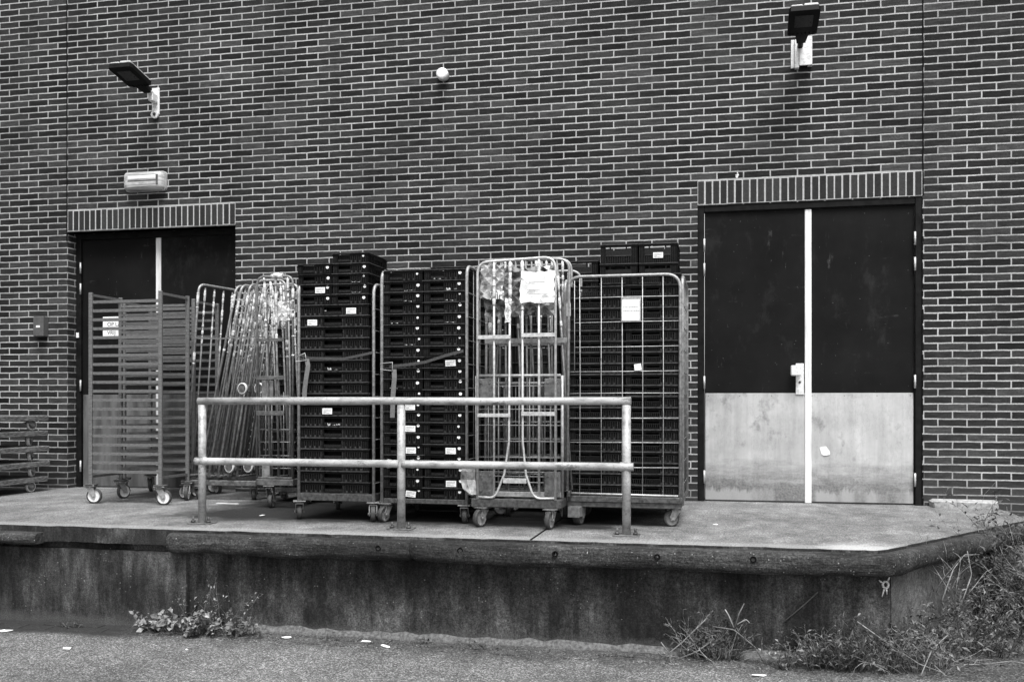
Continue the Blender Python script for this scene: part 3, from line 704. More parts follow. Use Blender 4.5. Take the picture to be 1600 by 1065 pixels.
def chips(b,p0,p1,r,n,rr,lo=.6,hi=1.0,mat=0):
    """pale remains of stuck labels wrapped on a tube between heights lo and hi"""
    p0=Vector(p0);p1=Vector(p1)
    for _ in range(n):
        t=lo+(hi-lo)*rr.random()**.6; L=rr.choice((.015,.03,.06,.11))*rr.uniform(.7,1.2);  dv=(p1-p0).normalized(); t=min(t,hi-(L+.01)/(p1-p0).length); c=p0.lerp(p1,t)
        b.tube([c,c+dv*L*rr.uniform(.2,.5),c+dv*L*rr.uniform(.6,.8),c+dv*L],[r*rr.uniform(.9,1.1),r*rr.uniform(1.05,1.35),r*rr.uniform(1.0,1.4),r*rr.uniform(.85,1.05)],6,mat)
# cage 1: wide crates below, two narrow columns on top
Y1=-2.02
c1=thing('roll_cage','galvanised roll cage of wide black crates left of the middle railing post','roll cage',(-2.765,Y1,0),0,'roll cages loaded with black crates')
side_frame(c1,-.285,.0,.74,.135,1.715); side_frame(c1,.287,.0,.74,.135,1.69)
base_deck(c1,-.28,.29,.0,.74,.14,.192,'dark_steel')
for x,y,a in ((-.29,.02,rad(25)),(.275,.02,rad(-160)),(-.27,.70,.4),(.27,.70,2)): caster(c1,x,y,.138,.055,a,.036,tm='tyre',hm='tyre_grey')
stack(-3.062,Y1+.012,.194,17,.545,.66,.082,.0797,'B','the wide stack of strapped cage','wide black crates in the left strapped cage',cards=((0,.76,0),(1,.21,0),(9,.42,0)),scraps=((5,.5),(4,.11),(10,.5),))
stack(-3.062,Y1+.012,1.551,4,.264,.40,.0755,.0738,'A','short column on left of wide stack','narrow black crates on top of the left strapped cage',cards=((2,.66,0),),dots=True)
stack(-2.790,Y1+.012,1.551,5,.268,.40,.0755,.0732,'A','tall column on right of wide stack','narrow black crates on top of the left strapped cage',dots=True,scraps=((2,.7),(3,.7)))
# cage 2: two columns of narrow crates
c2=thing('roll_cage','galvanised roll cage of narrow dotted crates behind the middle railing post','roll cage',(-2.105,Y1,0),0,'roll cages loaded with black crates')
side_frame(c2,-.312,.0,.74,.135,1.785); side_frame(c2,.312,.0,.74,.135,1.80)
base_deck(c2,-.30,.305,.0,.74,.135,.168,'dark_steel')
for x,y,a in ((-.285,.02,rad(160)),(.29,.02,rad(10)),(-.27,.70,.4),(.27,.70,2)): caster(c2,x,y,.134,.055,a,.036,tm='tyre',hm='tyre_grey')
stack(-2.402,Y1+.012,.170,21,.286,.40,.079,.0767,'A','left column of dotted stacks','narrow black crates in the dotted cage',cards=((12,.68,0),(14,.68,.02),(16,.68,0),(20,.68,.1)),dots=True,scraps=((1,.66),(2,.66),(4,.3),(10,.3),(6,.66)))
stack(-2.104,Y1+.012,.170,21,.292,.40,.079,.0767,'A','right column of dotted stacks','narrow black crates in the dotted cage',cards=((8,.66,-.05),(16,.66,0),(19,.66,0)),dots=True,scraps=((0,.34),(1,.7),(2,.66),(4,.68)))
# cage 4: wire gate in front
Y4=-1.93
c4=thing('roll_cage','roll cage closed by a wire mesh gate beside the right door','roll cage',(-.713,Y4,0),0,'roll cages loaded with black crates')
b=MB(); b.tube(fillet([(-.384,0,.17),(-.384,0,1.712),(.384,0,1.712),(.384,0,.17)],.10,8),.0105,12); gate=b.build('mesh_gate',M_['galvanised'],c4)
b=MB()
for x in (-.30,-.150,-.008,.131,.269): b.tube([(x,-.004,.20),(x+R.uniform(-.004,.004),-.004,1.0),(x,-.004,1.70)],.0025,6)
b.tube([(-.335,-.004,1.07),(-.335,-.004,1.685)],.0025,6)
for z in (1.565,1.397,1.229,1.061,.911,.743,.575,.407): 
    x0=-.335 if z>1.2 else -.37
    b.tube([(x0,.0,z-.003),(0,-.002,z+R.uniform(-.004,.002)),(.375,.0,z)],.0025,6)
b.tube([(-.37,-.004,.223),(.37,-.004,.216)],.007,6)
b.build('gate_wire',M_['galvanised_bright'],gate)
side_frame(c4,.397,.02,.72,.15,1.70,.0125,wires=True); side_frame(c4,-.41,.05,.72,.15,1.70,.0115)
base_deck(c4,-.40,.40,-.01,.74,.165,.205,'dark_steel'); b=MB(); b.bbox(-.39,.39,.01,.70,.128,.164,.003); b.build('under_frame',M_['dull_steel'],c4)
caster(c4,-.325,.03,.132,.056,rad(-15),.05,'guard',tm='tyre',hm='tyre_grey'); caster(c4,.345,.10,.132,.056,rad(115),.036,tm='tyre',hm='tyre_grey',fm='galvanised'); caster(c4,.33,.62,.132,.056,rad(100),.036,tm='tyre',hm='tyre_grey'); caster(c4,-.33,.62,.132,.056,rad(70),.036,tm='tyre',hm='tyre_grey')
b=MB(); b.bbox(-.388,-.360,-.022,-.017,1.44,1.53,.001); b.build('tag_plate',M_['paper'],c4)
stack(-1.083,Y4+.03,.207,19,.374,.56,.077,.0757,'C','left column behind the wire gate','black crates behind the wire gate')
stack(-.700,Y4+.03,.207,20,.374,.56,.077,.0757,'C','right column behind the wire gate','black crates behind the wire gate')
sg=thing('cage_sign','white printed card in a clear holder on the wire gate','sign',(-.659,Y4-.012,1.476))
b=MB(); b.bbox(-.068,.068,-.003,.003,-.082,.085,.001); b.build('holder',M_['galvanised'],sg)
b=MB(); b.box(-.060,.058,-.0045,-.0032,-.072,.070); cd=b.build('card',M_['paper'],sg)
b=MB()
for row,z in enumerate((.014,-.010)):
    x=-.052
    while x<.045: 
        l=R.uniform(.004,.011); b.box(x,x+l,-.0052,-.0044,z,z+.007); x+=l+.003
b.build('print',M_['ink_faint'],cd)
b=MB(); b.add([(-.026,0,.02),(.02,0,.026),(.026,-.002,-.018),(-.022,-.003,-.022)],[(3,2,1,0)]); b.add([(-.026,.001,.02),(.02,.001,.026),(.026,.001,-.018),(-.022,.001,-.022)],[(0,1,2,3)])
tag(b.build('paper_scrap',M_['paper'],None,(-.612,Y4-.014,1.085)),'small square white label lying on the wire gate below the card','label')
# crates standing behind the cages
dl=thing('dolly_base','low steel dolly carrying the tall crates behind the wire gate','dolly',(-.82,-.95,0))
b=MB(); b.bbox(-.46,.46,-.23,.23,.085,.12,.003); b.build('deck',M_['dark_steel'],dl)
for x,y in ((-.38,-.18),(.38,-.18),(-.38,.18),(.38,.18)): caster(dl,x,y,.085,.035,.3,.025,hm='dark_steel')
stack(-1.265,-1.15,.122,12,.278,.40,.155,.1505,'D','left column behind the wire gate cage','tall black crates behind the cages')
stack(-.970,-1.16,.122,13,.281,.40,.152,.148,'D','middle column behind the wire gate cage','tall black crates behind the cages')
stack(-.673,-1.15,.122,13,.283,.40,.152,.148,'D','right column behind the wire gate cage','tall black crates behind the cages',cards=((0,.5,0),))
dl=thing('dolly_base','low steel dolly carrying the tall crates behind the dotted stacks','dolly',(-2.31,-.98,0))
b=MB(); b.bbox(-.33,.33,-.23,.23,.085,.12,.003); b.build('deck',M_['dark_steel'],dl)
for x,y in ((-.26,-.18),(.26,-.18),(-.26,.18),(.26,.18)): caster(dl,x,y,.085,.035,.3,.025,hm='dark_steel')
stack(-2.615,-1.18,.122,12,.29,.40,.152,.1475,'D','left column behind the dotted stacks','tall black crates behind the cages')
stack(-2.31,-1.18,.122,12,.32,.40,.154,.1490,'D','right column behind the dotted stacks','tall black crates behind the cages')

dl=thing('dolly_base','low steel dolly carrying the tall crates behind the barred containers','dolly',(-1.63,-.95,0))
b=MB(); b.bbox(-.36,.36,-.23,.23,.085,.12,.003); b.build('deck',M_['dark_steel'],dl)
for x,y in ((-.28,-.18),(.28,-.18),(-.28,.18),(.28,.18)): caster(dl,x,y,.085,.035,.3,.025,hm='dark_steel')
stack(-1.985,-1.16,.122,11,.345,.40,.152,.1475,'D','left column behind the barred containers','tall black crates behind the cages')
stack(-1.632,-1.15,.122,11,.345,.40,.152,.1475,'D','right column behind the barred containers','tall black crates behind the cages')
dl=thing('dolly_base','low steel dolly carrying the wide crates behind the upright containers','dolly',(-3.545,-.55,0))
b=MB(); b.bbox(-.29,.29,-.30,.30,.085,.12,.003); b.build('deck',M_['dark_steel'],dl)
for x,y in ((-.22,-.2),(.22,-.2),(-.22,.2),(.22,.2)): caster(dl,x,y,.085,.035,.3,.025,hm='dark_steel')
stack(-3.82,-.85,.122,17,.55,.60,.082,.0797,'B','the stack behind the upright containers','wide black crates behind the upright containers')
# cage 3: empty nested containers, the front one with a two-part gate
Y3=-2.15
PM=random.Random(5)
c3=thing('roll_container','front empty roll container with a barred two-part gate in the nested row','roll container',(-1.414,Y3,0),0,'empty nested roll containers')
ox=1.414
b=MB(); b.tube(fillet([(-1.683+ox,0,.19),(-1.683+ox,0,1.80),(-1.144+ox,0,1.822),(-1.144+ox,0,.19)],.085,7),.0095,12)
gt=b.build('gate_frame',M_['galvanised_bright'],c3)
bars=[([(-1.567+ox,0,.20),(-1.567+ox,0,1.80)],.008,7),([(-1.257+ox,0,.20),(-1.257+ox,0,1.81)],.008,6),
 (fillet([(-1.683+ox,0,.205),(-1.56+ox,-.004,.20),(-1.495+ox,-.004,.36),(-1.463+ox,0,.58),(-1.455+ox,0,1.805)],.09,6),.0078,6),
 (fillet([(-1.144+ox,0,.205),(-1.29+ox,-.004,.20),(-1.345+ox,-.004,.36),(-1.368+ox,0,.58),(-1.371+ox,0,1.81)],.09,6),.0078,5)]
for p,r_,n in bars:
    b=MB(); b.tube(p,r_,10); e=Vector(p[-1]); chips(b,(e.x,e.y,.25),e,.0105,n,PM,.7,1,1); b.build('gate_bar',[M_['galvanised_bright'],M_['residue']],gt)
for q in ((-1.68+ox,-1.45+ox,-.018,-.012,1.276,1.302),(-1.375+ox,-1.145+ox,-.018,-.012,1.286,1.312),(-1.68+ox,-1.45+ox,-.018,-.012,.748,.772),(-1.375+ox,-1.145+ox,-.018,-.012,.757,.783),(-1.50+ox,-1.34+ox,-.02,-.014,.302,.336)):
    b=MB(); b.bbox(*q,.001); b.build('cross_plate',M_['galvanised_bright'],gt)
b=MB(); b.bbox(-1.728+ox,-1.104+ox,.0,.05,.135,.192,.004); b.bbox(-1.728+ox,-1.66+ox,.05,.74,.135,.192,.004); b.bbox(-1.172+ox,-1.104+ox,.05,.74,.135,.192,.004); b.build('base_frame',M_['dark_steel'],c3)
caster(c3,-1.655+ox,.03,.134,.061,rad(155),.034,tm='tyre',hm='galvanised'); caster(c3,-1.175+ox,.0,.134,.061,rad(170),.034,tm='tyre',hm='galvanised'); caster(c3,-1.62+ox,.66,.134,.06,rad(20),.034); caster(c3,-1.2+ox,.66,.134,.06,rad(200),.034)
# upright folded deck of the front container
b=MB(); Yd=.10
b.tube([(-.29,Yd,1.03),(.29,Yd,1.03)],.011,8); b.bbox(-.30,.30,Yd-.008,Yd+.012,.20,.235,.002)
for x in (-.3,.3): b.tube([(x,Yd,.2),(x,Yd,1.03)],.011,8)
fd=b.build('folded_deck',M_['galvanised'],c3)
b=MB()
for z in (.30,.34,.37,.41,.47,.58,.69,.80,.87,.96): b.tube([(-.29,Yd,z),(.29,Yd,z)],.004,6)
for k in range(1,8): b.tube([(-.29+k*.0725,Yd,.21),(-.29+k*.0725,Yd,1.02)],.004,6)
b.build('deck_wire',M_['galvanised_worn'],fd)
for x in (-.235,.235):
    for z in (.29,.925):
        b=MB(); b.bbox(x-.055,x+.055,Yd-.02,Yd-.012,z-.085,z+.085,.002)
        for q in (-1,1):
            for p in(-1,1): b.lathe([(0,.009),(.005,.006)],(x+q*.032,Yd-.02,z+p*.055),(0,-1,0),8)
        b.build('corner_plate',M_['dull_steel'],fd)
# white sheet and film on it
b=MB()
def sheet(b,x0,x1,z0,z1,y,rr,nx=7,nz=7,amp=.012,mat=0):
    vs=[];fs=[]
    for j in range(nz+1):
        for i in range(nx+1):
            e=(i in(0,nx) or j in (0,nz)); vs.append((x0+(x1-x0)*i/nx+(rr.uniform(-.008,.008) if e else 0),y+rr.uniform(-amp,amp)*.5,z0+(z1-z0)*j/nz+(rr.uniform(-.008,.008) if e else 0)))
    n=nx+1
    for j in range(nz):
        for i in range(nx): fs.append((j*n+i,j*n+i+1,(j+1)*n+i+1,(j+1)*n+i))
    b.add(vs,fs,mat,False); b.add([(p[0],p[1]+.0012,p[2]) for p in vs],[f[::-1] for f in fs],mat,False)
ps=thing('paper_sheet','creased white paper sheet in film on the front barred gate','paper',(-1.262,Y3-.022,1.62))
sheet(b,-.118,.118,-.105,.105,0,PM); sh=b.build('sheet',M_['paper'],ps)
b=MB(); 
for z,x0,x1 in ((-.05,-.06,.07),(-.02,-.075,.02),(.03,-.06,.05)): b.box(x0,x1,-.0095,-.0085,z,z+.004)
b.build('print',M_['ink_faint'],sh)
b=MB(); sheet(b,-.26,-.10,1.56,1.79,.05,PM,6,8,.03); b.build('torn_film',M_['film'],c3)
b=MB(); sheet(b,-.24,.25,1.44,1.77,.085,PM,14,10,.05); b.build('torn_film',M_['film_grey'],c3)
b=MB(); sheet(b,-.19,-.09,1.545,1.60,.03,PM,3,2,.004); lb=b.build('brand_label',M_['paper'],c3); text_mesh('lettering','Dirk',.062,M_['ink'],lb,(-.188,.026,1.553))
b=MB(); sheet(b,-.075,-.035,1.39,1.55,-.01,PM,2,5,.015); b.build('label_residue',M_['residue'],c3)
# further nested containers behind it
def nested(k,label,x0,x1,y,zt,lean,rr):
    t=thing('roll_container',label,'roll container',((x0+x1)/2,y,0),0,'empty nested roll containers'); w=(x1-x0)/2
    b=MB(); b.tube(fillet([(-w,0,.24),(-w+lean*.3,0,zt),(w+lean*.3,0,zt),(w,0,.24)],.085,7),.0095,10); chips(b,(-w,0,.25),(-w+lean*.3,0,zt),.0105,4,rr,.6,.98,1); u=b.build('gate_frame',[M_['galvanised'],M_['residue']],t)
    n=7
    for i in range(n):
        x=-w+2*w*(i+.6)/(n+.2); b=MB(); p0=(x+lean*rr.uniform(.2,1.6),0.01,.25); p1=(x*.9,0,zt); b.tube([p0,p1],.0072,8); chips(b,p0,p1,.0085,4,rr,.66,1,1); b.build('gate_bar',[M_['galvanised_worn'],M_['residue']],u)
    b=MB(); b.bbox(-w,w,-.012,-.006,1.255,1.29,.001); b.build('cross_plate',M_['galvanised_worn'],u)
    b=MB(); b.bbox(-w-.02,-w+.03,0,.6,.20,.24,.003); b.bbox(w-.03,w+.02,0,.6,.20,.24,.003); b.bbox(-w,w,.0,.04,.20,.24,.003); b.build('base_frame',M_['dark_steel'],t)
    for sx in(-1,1): caster(t,sx*(w-.02),.55,.20,.06,rr.uniform(0,3),.034)
    # upright folded deck
    b=MB(); b.tube([(-w+.03,.05,.98),(w-.03,.05,.98)],.01,8)
    for z in (.35,.47,.59,.71,.83): b.tube([(-w+.03,.05,z),(w-.03,.05,z)],.004,6)
    for i in range(1,7): x=-w+2*w*i/7; b.tube([(x,.05,.26),(x,.05,.97)],.004,6)
    b.build('folded_deck',M_['galvanised_worn'],t)
nested(2,'second roll container from front in the nested row',-1.672,-1.092,-1.98,1.832,.05,random.Random(21))
nested(3,'third roll container from front in the nested row',-1.665,-1.075,-1.83,1.85,-.04,random.Random(22))
nested(4,'rear roll container of the nested row nearest the wall',-1.65,-1.06,-1.66,1.79,.06,random.Random(23))
b=MB(); rr=random.Random(4); vs=[]
prof=[(0,.035,.0),(-.01,.05,-.04),(-.02,.052,-.10),(.0,.048,-.16),(.02,.035,-.20),(.022,.012,-.215)]
for s in (0,1):
    for (x,w_,z) in prof: vs+=[(x-w_,-.02+rr.uniform(-.02,.02)+s*.02,z),(x,-.045+rr.uniform(-.02,.02)+s*.03,z),(x+w_,-.02+rr.uniform(-.02,.02)+s*.02,z)]
fs=[]
n=len(prof)*3
for i in range(len(prof)-1):
    for j in range(2): 
        a=i*3+j; fs+=[(a,a+3,a+4,a+1),(n+a,n+a+1,n+a+4,n+a+3)]
b.add(vs,fs); tag(b.build('plastic_scrap',M_['film'],None,(-1.755,-2.06,.415)),'torn pale plastic hanging between dotted cage and barred containers','plastic scrap')

# ------------------------------------------------------------------ lashing straps
def ribbon(pts,w,th=.003,vert=True):
    """flat strap along pts, width w (up for belts round a stack, sideways for hanging ends)"""
    b=MB(); pts=[Vector(p) for p in pts]; n=len(pts); vs=[];fs=[]
    W_=Vector((0,0,w/2)) if vert else Vector((w/2,0,0)); nrm=Vector((0,-th,0))
    for i,p in enumerate(pts): vs+=[p-W_,p+W_,p+W_+nrm,p-W_+nrm]
    for i in range(n-1):
        for j in range(4): j2=(j+1)%4; fs.append((i*4+j,(i+1)*4+j,(i+1)*4+j2,i*4+j2))
    fs+=[(0,1,2,3),((n-1)*4+3,(n-1)*4+2,(n-1)*4+1,(n-1)*4)]
    b.add(vs,fs); return b
t=thing('lashing_strap','dark lashing strap sagging round the wide crates of left cage','strap',(-3.03,Y1-.02,1.17),0,'lashing straps round the loaded cages')
ribbon([(-.005,0,.02),(.08,-.012,-.005),(.2,-.016,-.008),(.33,-.016,-.013),(.45,-.014,.008),(.55,-.004,.03)],.018).build('belt',M_['strap_dark'],t)
ribbon([(.06,-.020,-.01),(.075,-.03,-.06),(.06,-.034,-.16),(.048,-.03,-.24),(.045,-.03,-.34)],.034,vert=False).build('loose_end',M_['strap_grey'],t)
b=MB(); b.tube([(-.03,-.022,.0),(.05,-.03,.03),(.062,-.03,-.02),(-.02,-.022,-.03)],.004,6,closed=True); b.build('buckle',M_['galvanised'],t)
t=thing('lashing_strap','dark lashing strap rising to the right across the dotted crates','strap',(-2.41,Y1-.02,1.10),0,'lashing straps round the loaded cages')
ribbon([(.06,-.01,.0),(.2,-.014,.012),(.33,-.016,.03),(.48,-.014,.075),(.6,-.004,.105)],.02).build('belt',M_['strap_dark'],t)
ribbon([(.10,-.022,-.02),(.105,-.03,-.08),(.095,-.03,-.2),(.09,-.03,-.36)],.034,vert=False).build('loose_end',M_['strap_grey'],t)
b=MB(); b.tube([(.0,-.022,.022),(.09,-.03,.028),(.09,-.03,-.03),(.0,-.022,-.022)],.004,6,closed=True); b.build('buckle',M_['galvanised'],t)

# ------------------------------------------------------------------ oven rack trolleys in front of the left door
def rack(label,x0,x1,y0,y1,h,n,z0,pitch,yaws):
    W=x1-x0; D=y1-y0
    t=thing('rack_trolley',label,'rack trolley',(x0,y0,0),0,'tray rack trolleys in front of the left door')
    for y in (0,D):
        for x in (0,W):
            b=MB(); b.bbox(x-.016,x+.016,y-.012,y+.012,.155,h,.003); b.build('upright',M_['rack_steel'],t)
    for y,s in ((0,1),(D,-1)):
        for i in range(n):
            z=z0+i*pitch
            b=MB(); ya,yb=(y-.014,y-.011) if s>0 else (y+.011,y+.014)
            b.box(.017,W-.017,min(y,y+s*.003)-.001,max(y,y+s*.003)+.001,z,z+.024); b.box(.017,W-.017,min(y+s*.004,y+s*.034),max(y+s*.004,y+s*.034),z,z+.0025)
            b.build('tray_runner',M_['rack_steel'],t)
    for x in (0,W):
        for z0_,z1_ in ((h-.03,h-.01),(.215,.235)):
            b=MB(); b.box(x-.009,x+.009,.012,D-.012,z0_,z1_); b.build('tie_bar',M_['rack_steel'],t)
    for (x,y),a in zip(((0,0),(W,0),(0,D),(W,D)),yaws):
        c=caster(t,x,y,.155,.064,a,.03,tm='tyre',hm='hub_white',fm='galvanised')
        b=MB(); b.lathe([(0,.055),(.006,.06),(.012,.055)],(0,0,.0),(0,0,1),20); b.build('buffer_disc',M_['tyre'],c)
rack('nearer tray rack trolley of bare steel runners before the left door',-5.258,-4.607,-1.30,-.88,1.772,20,.257,.0749,(rad(-78),rad(-80),rad(-20),rad(200)))
rack('farther tray rack trolley tucked behind the nearer one at left door',-5.395,-4.70,-.62,-.20,1.775,20,.257,.0749,(rad(190),rad(-60),rad(20),rad(100)))

# ------------------------------------------------------------------ stack of wooden dollies at the far left
for i in range(5):
    z=.122+i*.146
    t=thing('wooden_dolly','worn wooden dolly on small wheels, %s of the far-left stack'%(['lowest','second from bottom','middle one','second from top','topmost'][i]),'dolly',(-6.86+R.uniform(-.012,.012),-.70+R.uniform(-.015,.015),i*.146),R.uniform(-.012,.012),'wooden dollies stacked at the far left')
    b=MB(); x=-.42
    for k in range(6): b.bbox(x,x+.136,-.40,.40,.124,.142,.003); x+=.1405
    for y in(-.38,0,.38): b.bbox(-.42,.42,y-.03,y+.03,.1045,.1235,.003)
    b.build('deck',M_['old_wood'],t)
    b=MB(); b.bbox(.424,.44,-.40,.40,.092,.140,.004); b.build('edge_board',M_['old_wood'],t)
    for x,y in ((-.33,-.31),(.37,-.31),(-.33,.22),(.375,.20)): caster(t,x,y,.098,.052,R.choice((.25,-.2,.4,.1)),.032,tm='hub_white',hm='tyre_grey',fm='galvanised')

# ------------------------------------------------------------------ leaning folded containers left of the crate cages
def leaning(label,xb,xt,yf,yb,zt,nb,rr,wheels=True,dx=.10,cat='roll container',zb=.205):
    t=thing('folded_container',label,cat,(xb,yf,0),0,'folded roll containers leaning in a row')
    def P(u,v): # u along the panel depth 0..1, v up 0..1
        x=(xt-xb)*v+dx*u; return Vector((x,(yb-yf)*u,zb+(zt-zb)*v))
    b=MB(); b.tube(fillet([P(0,0),P(0,1),P(1,1),P(1,0)],.08,6),.0108,10); chips(b,P(0,.02),P(0,.99),.0108,6,rr,.55,.97,1); f=b.build('frame_tube',[M_['galvanised'],M_['residue']],t)
    for k in range(nb):
        u=(k+.7)/(nb+.4); b=MB(); b.tube([P(u,0),P(u,.985)],.0078,8); chips(b,P(u,0),P(u,.98),.0088,8,rr,.6,1,1); b.build('frame_bar',[M_['galvanised_worn'],M_['residue']],f)
    b=MB(); b.tube([P(0,0),P(1,0)],.012,8); b.build('foot_rail',M_['dull_steel'],t)
    if wheels:
        b=MB(); q=[P(.15,.03),P(.85,.03),P(.85,.46),P(.15,.46)]; sh=Vector((.075,0,0))
        for p,r_ in zip(q,q[1:]+q[:1]): b.tube([p+sh,r_+sh],.013,8)
        for k in range(1,6):
            b.tube([q[0].lerp(q[1],k/6)+sh,q[3].lerp(q[2],k/6)+sh],.004,6); b.tube([q[0].lerp(q[3],k/6)+sh,q[1].lerp(q[2],k/6)+sh],.004,6)
        dk=b.build('folded_deck',M_['dull_steel'],t)
        for v in (.035,.44):
            b=MB(); c=P(.02,v)+Vector((.11,-.03,.03)); b.lathe([(-.010,.02),(-.009,.038),(-.012,.041),(-.009,.05),(.009,.05),(.012,.041),(.009,.038),(.010,.02)],c,(.25,1,0),22,0,[1,1,0,0,0,0,1,1])
            b.build('wheel',[M_['hub_white'],M_['dull_steel']],dk)
            b=MB(); b.bbox(c.x-.004,c.x+.05,c.y+.02,c.y+.07,c.z-.03,c.z+.03,.004); b.build('wheel_fork',M_['dull_steel'],dk)
    return t
rr=random.Random(31)
leaning('leftmost folded container frame, nearly upright beside the tray racks',-4.665,-4.545,-.80,-.25,1.885,4,rr,False,.09)
lab=['folded container leaning right, first slanted frame from the tray racks','folded container leaning right, second slanted frame from the racks','folded container leaning right, third slanted frame from the racks','folded container leaning right, fourth slanted frame from the racks','folded container leaning right, last slanted frame by the upright row']
for i in range(5):
    leaning(lab[i],-4.53+i*.085+rr.uniform(-.02,.02),-4.15+i*.05+rr.uniform(-.03,.02),-.80+rr.uniform(-.04,.04),-.32,1.85+rr.uniform(-.03,.025),5,rr,i in(2,4),.05)
t=thing('container_base','low galvanised container base under the leaning folded frames','container base',(-4.35,-.8,0))
b=MB(); b.bbox(-.36,.36,-.02,.03,.125,.172,.006); b.bbox(-.36,-.31,.03,.62,.125,.172,.006); b.bbox(.31,.36,.03,.62,.125,.172,.006); b.bbox(-.36,.36,.62,.66,.125,.172,.006)
b.build('base_frame',M_['dull_steel'],t)
caster(t,-.33,.03,.125,.058,rad(70),.034,hm='hub_white'); caster(t,-.2,.0,.125,.052,rad(10),.034); caster(t,.3,.05,.125,.055,rad(20),.034); caster(t,-.3,.55,.125,.055,1,.034); caster(t,.3,.55,.125,.055,2,.034)
t=thing('lashing_strap','thin dark strap round the tops of the leaning folded frames','strap',(-4.60,-.83,1.40))
ribbon([(-.03,.0,.02),(.1,-.02,.005),(.3,-.03,.0),(.62,-.04,.01),(.8,-.1,.0)],.012).build('belt',M_['strap_grey'],t)
# upright nested set facing the camera
def upright(label,x0,x1,y,zt,lean,rr,front):
    t=thing('roll_container',label,'roll container',((x0+x1)/2,y,0),0,'narrow upright roll containers beside the leaning frames'); w=(x1-x0)/2
    b=MB(); b.tube(fillet([(-w,0,.25),(-w+lean,0,zt),(w+lean,0,zt),(w,0,.25)],.07,7),.0098,10); chips(b,(w,0,.25),(w+lean,0,zt),.011,7,rr,.55,.98,1)
    if front: b.tube([(-w*.2,0,zt),(w*.45,0,zt)],[.019,.024],8,1); b.tube([(w*.0,-.005,zt),(w*.3,0,zt+.01)],[.03,.02],7,1)
    u=b.build('gate_frame',[M_['galvanised_worn' if front else 'galvanised'],M_['residue']],t)
    for i in range(3):
        x=-w+2*w*(i+.9)/3.6; b=MB(); p0=(x+rr.uniform(.0,.05),.01,.26); p1=(x+lean+rr.uniform(-.02,.02),0,zt); b.tube([p0,p1],.0082,8); chips(b,p0,p1,.0095,8,rr,.62,1,1)
        b.build('gate_bar',[M_['galvanised_worn' if front else 'galvanised'],M_['residue']],u)
    if front:
        for z0_,z1_ in ((1.03,1.06),(.745,.78),(1.335,1.36)):
            b=MB(); b.bbox(-w,w*.55,-.016,-.01,z0_,z1_,.001); b.build('cross_plate',M_['dull_steel'],u)
        b=MB()
        for z in (.32,.42,.53,.63,.83,.90): b.tube([(-w,.05,z),(w,.05,z)],.004,6)
        for i in range(1,6): b.tube([(-w+2*w*i/6,.05,.25),(-w+2*w*i/6,.05,.93)],.004,6)
        b.build('deck_wire',M_['galvanised_worn'],u)
        b=MB(); b.bbox(-w-.005,w+.005,-.01,.05,.185,.235,.004); b.bbox(-w-.005,-w+.04,.05,.5,.185,.235,.004); b.bbox(w-.04,w+.005,.05,.5,.185,.235,.004); b.bbox(-w,w,-.004,.03,.24,.252,.002); b.build('base_frame',M_['dull_steel'],t)
        for q in ((-w+.03,-w+.12,.02,.028,.25,.39),(-w+.03,-w+.13,.02,.028,.88,1.02)):
            b=MB(); b.bbox(*q,.002); b.build('corner_plate',M_['galvanised_worn'],u)
        caster(t,-w+.1,.03,.184,.058,rad(8),.034,tm='tyre',hm='tyre_grey',fm='galvanised_worn'); caster(t,w-.05,.4,.184,.058,rad(8),.034)
        b=MB(); sheet(b,-.01,.13,1.50,1.66,.03,rr,5,5,.02); b.build('paper_remains',M_['residue'],t)
upright('narrow upright container with torn paper in front of the leaning frames',-3.710,-3.40,-1.36,1.855,.0,random.Random(41),True)
upright('second narrow upright container tucked behind the torn paper one',-3.76,-3.50,-1.20,1.845,-.04,random.Random(42),False)
upright('third narrow upright container farthest behind the torn paper one',-3.73,-3.44,-1.05,1.83,-.06,random.Random(43),False)

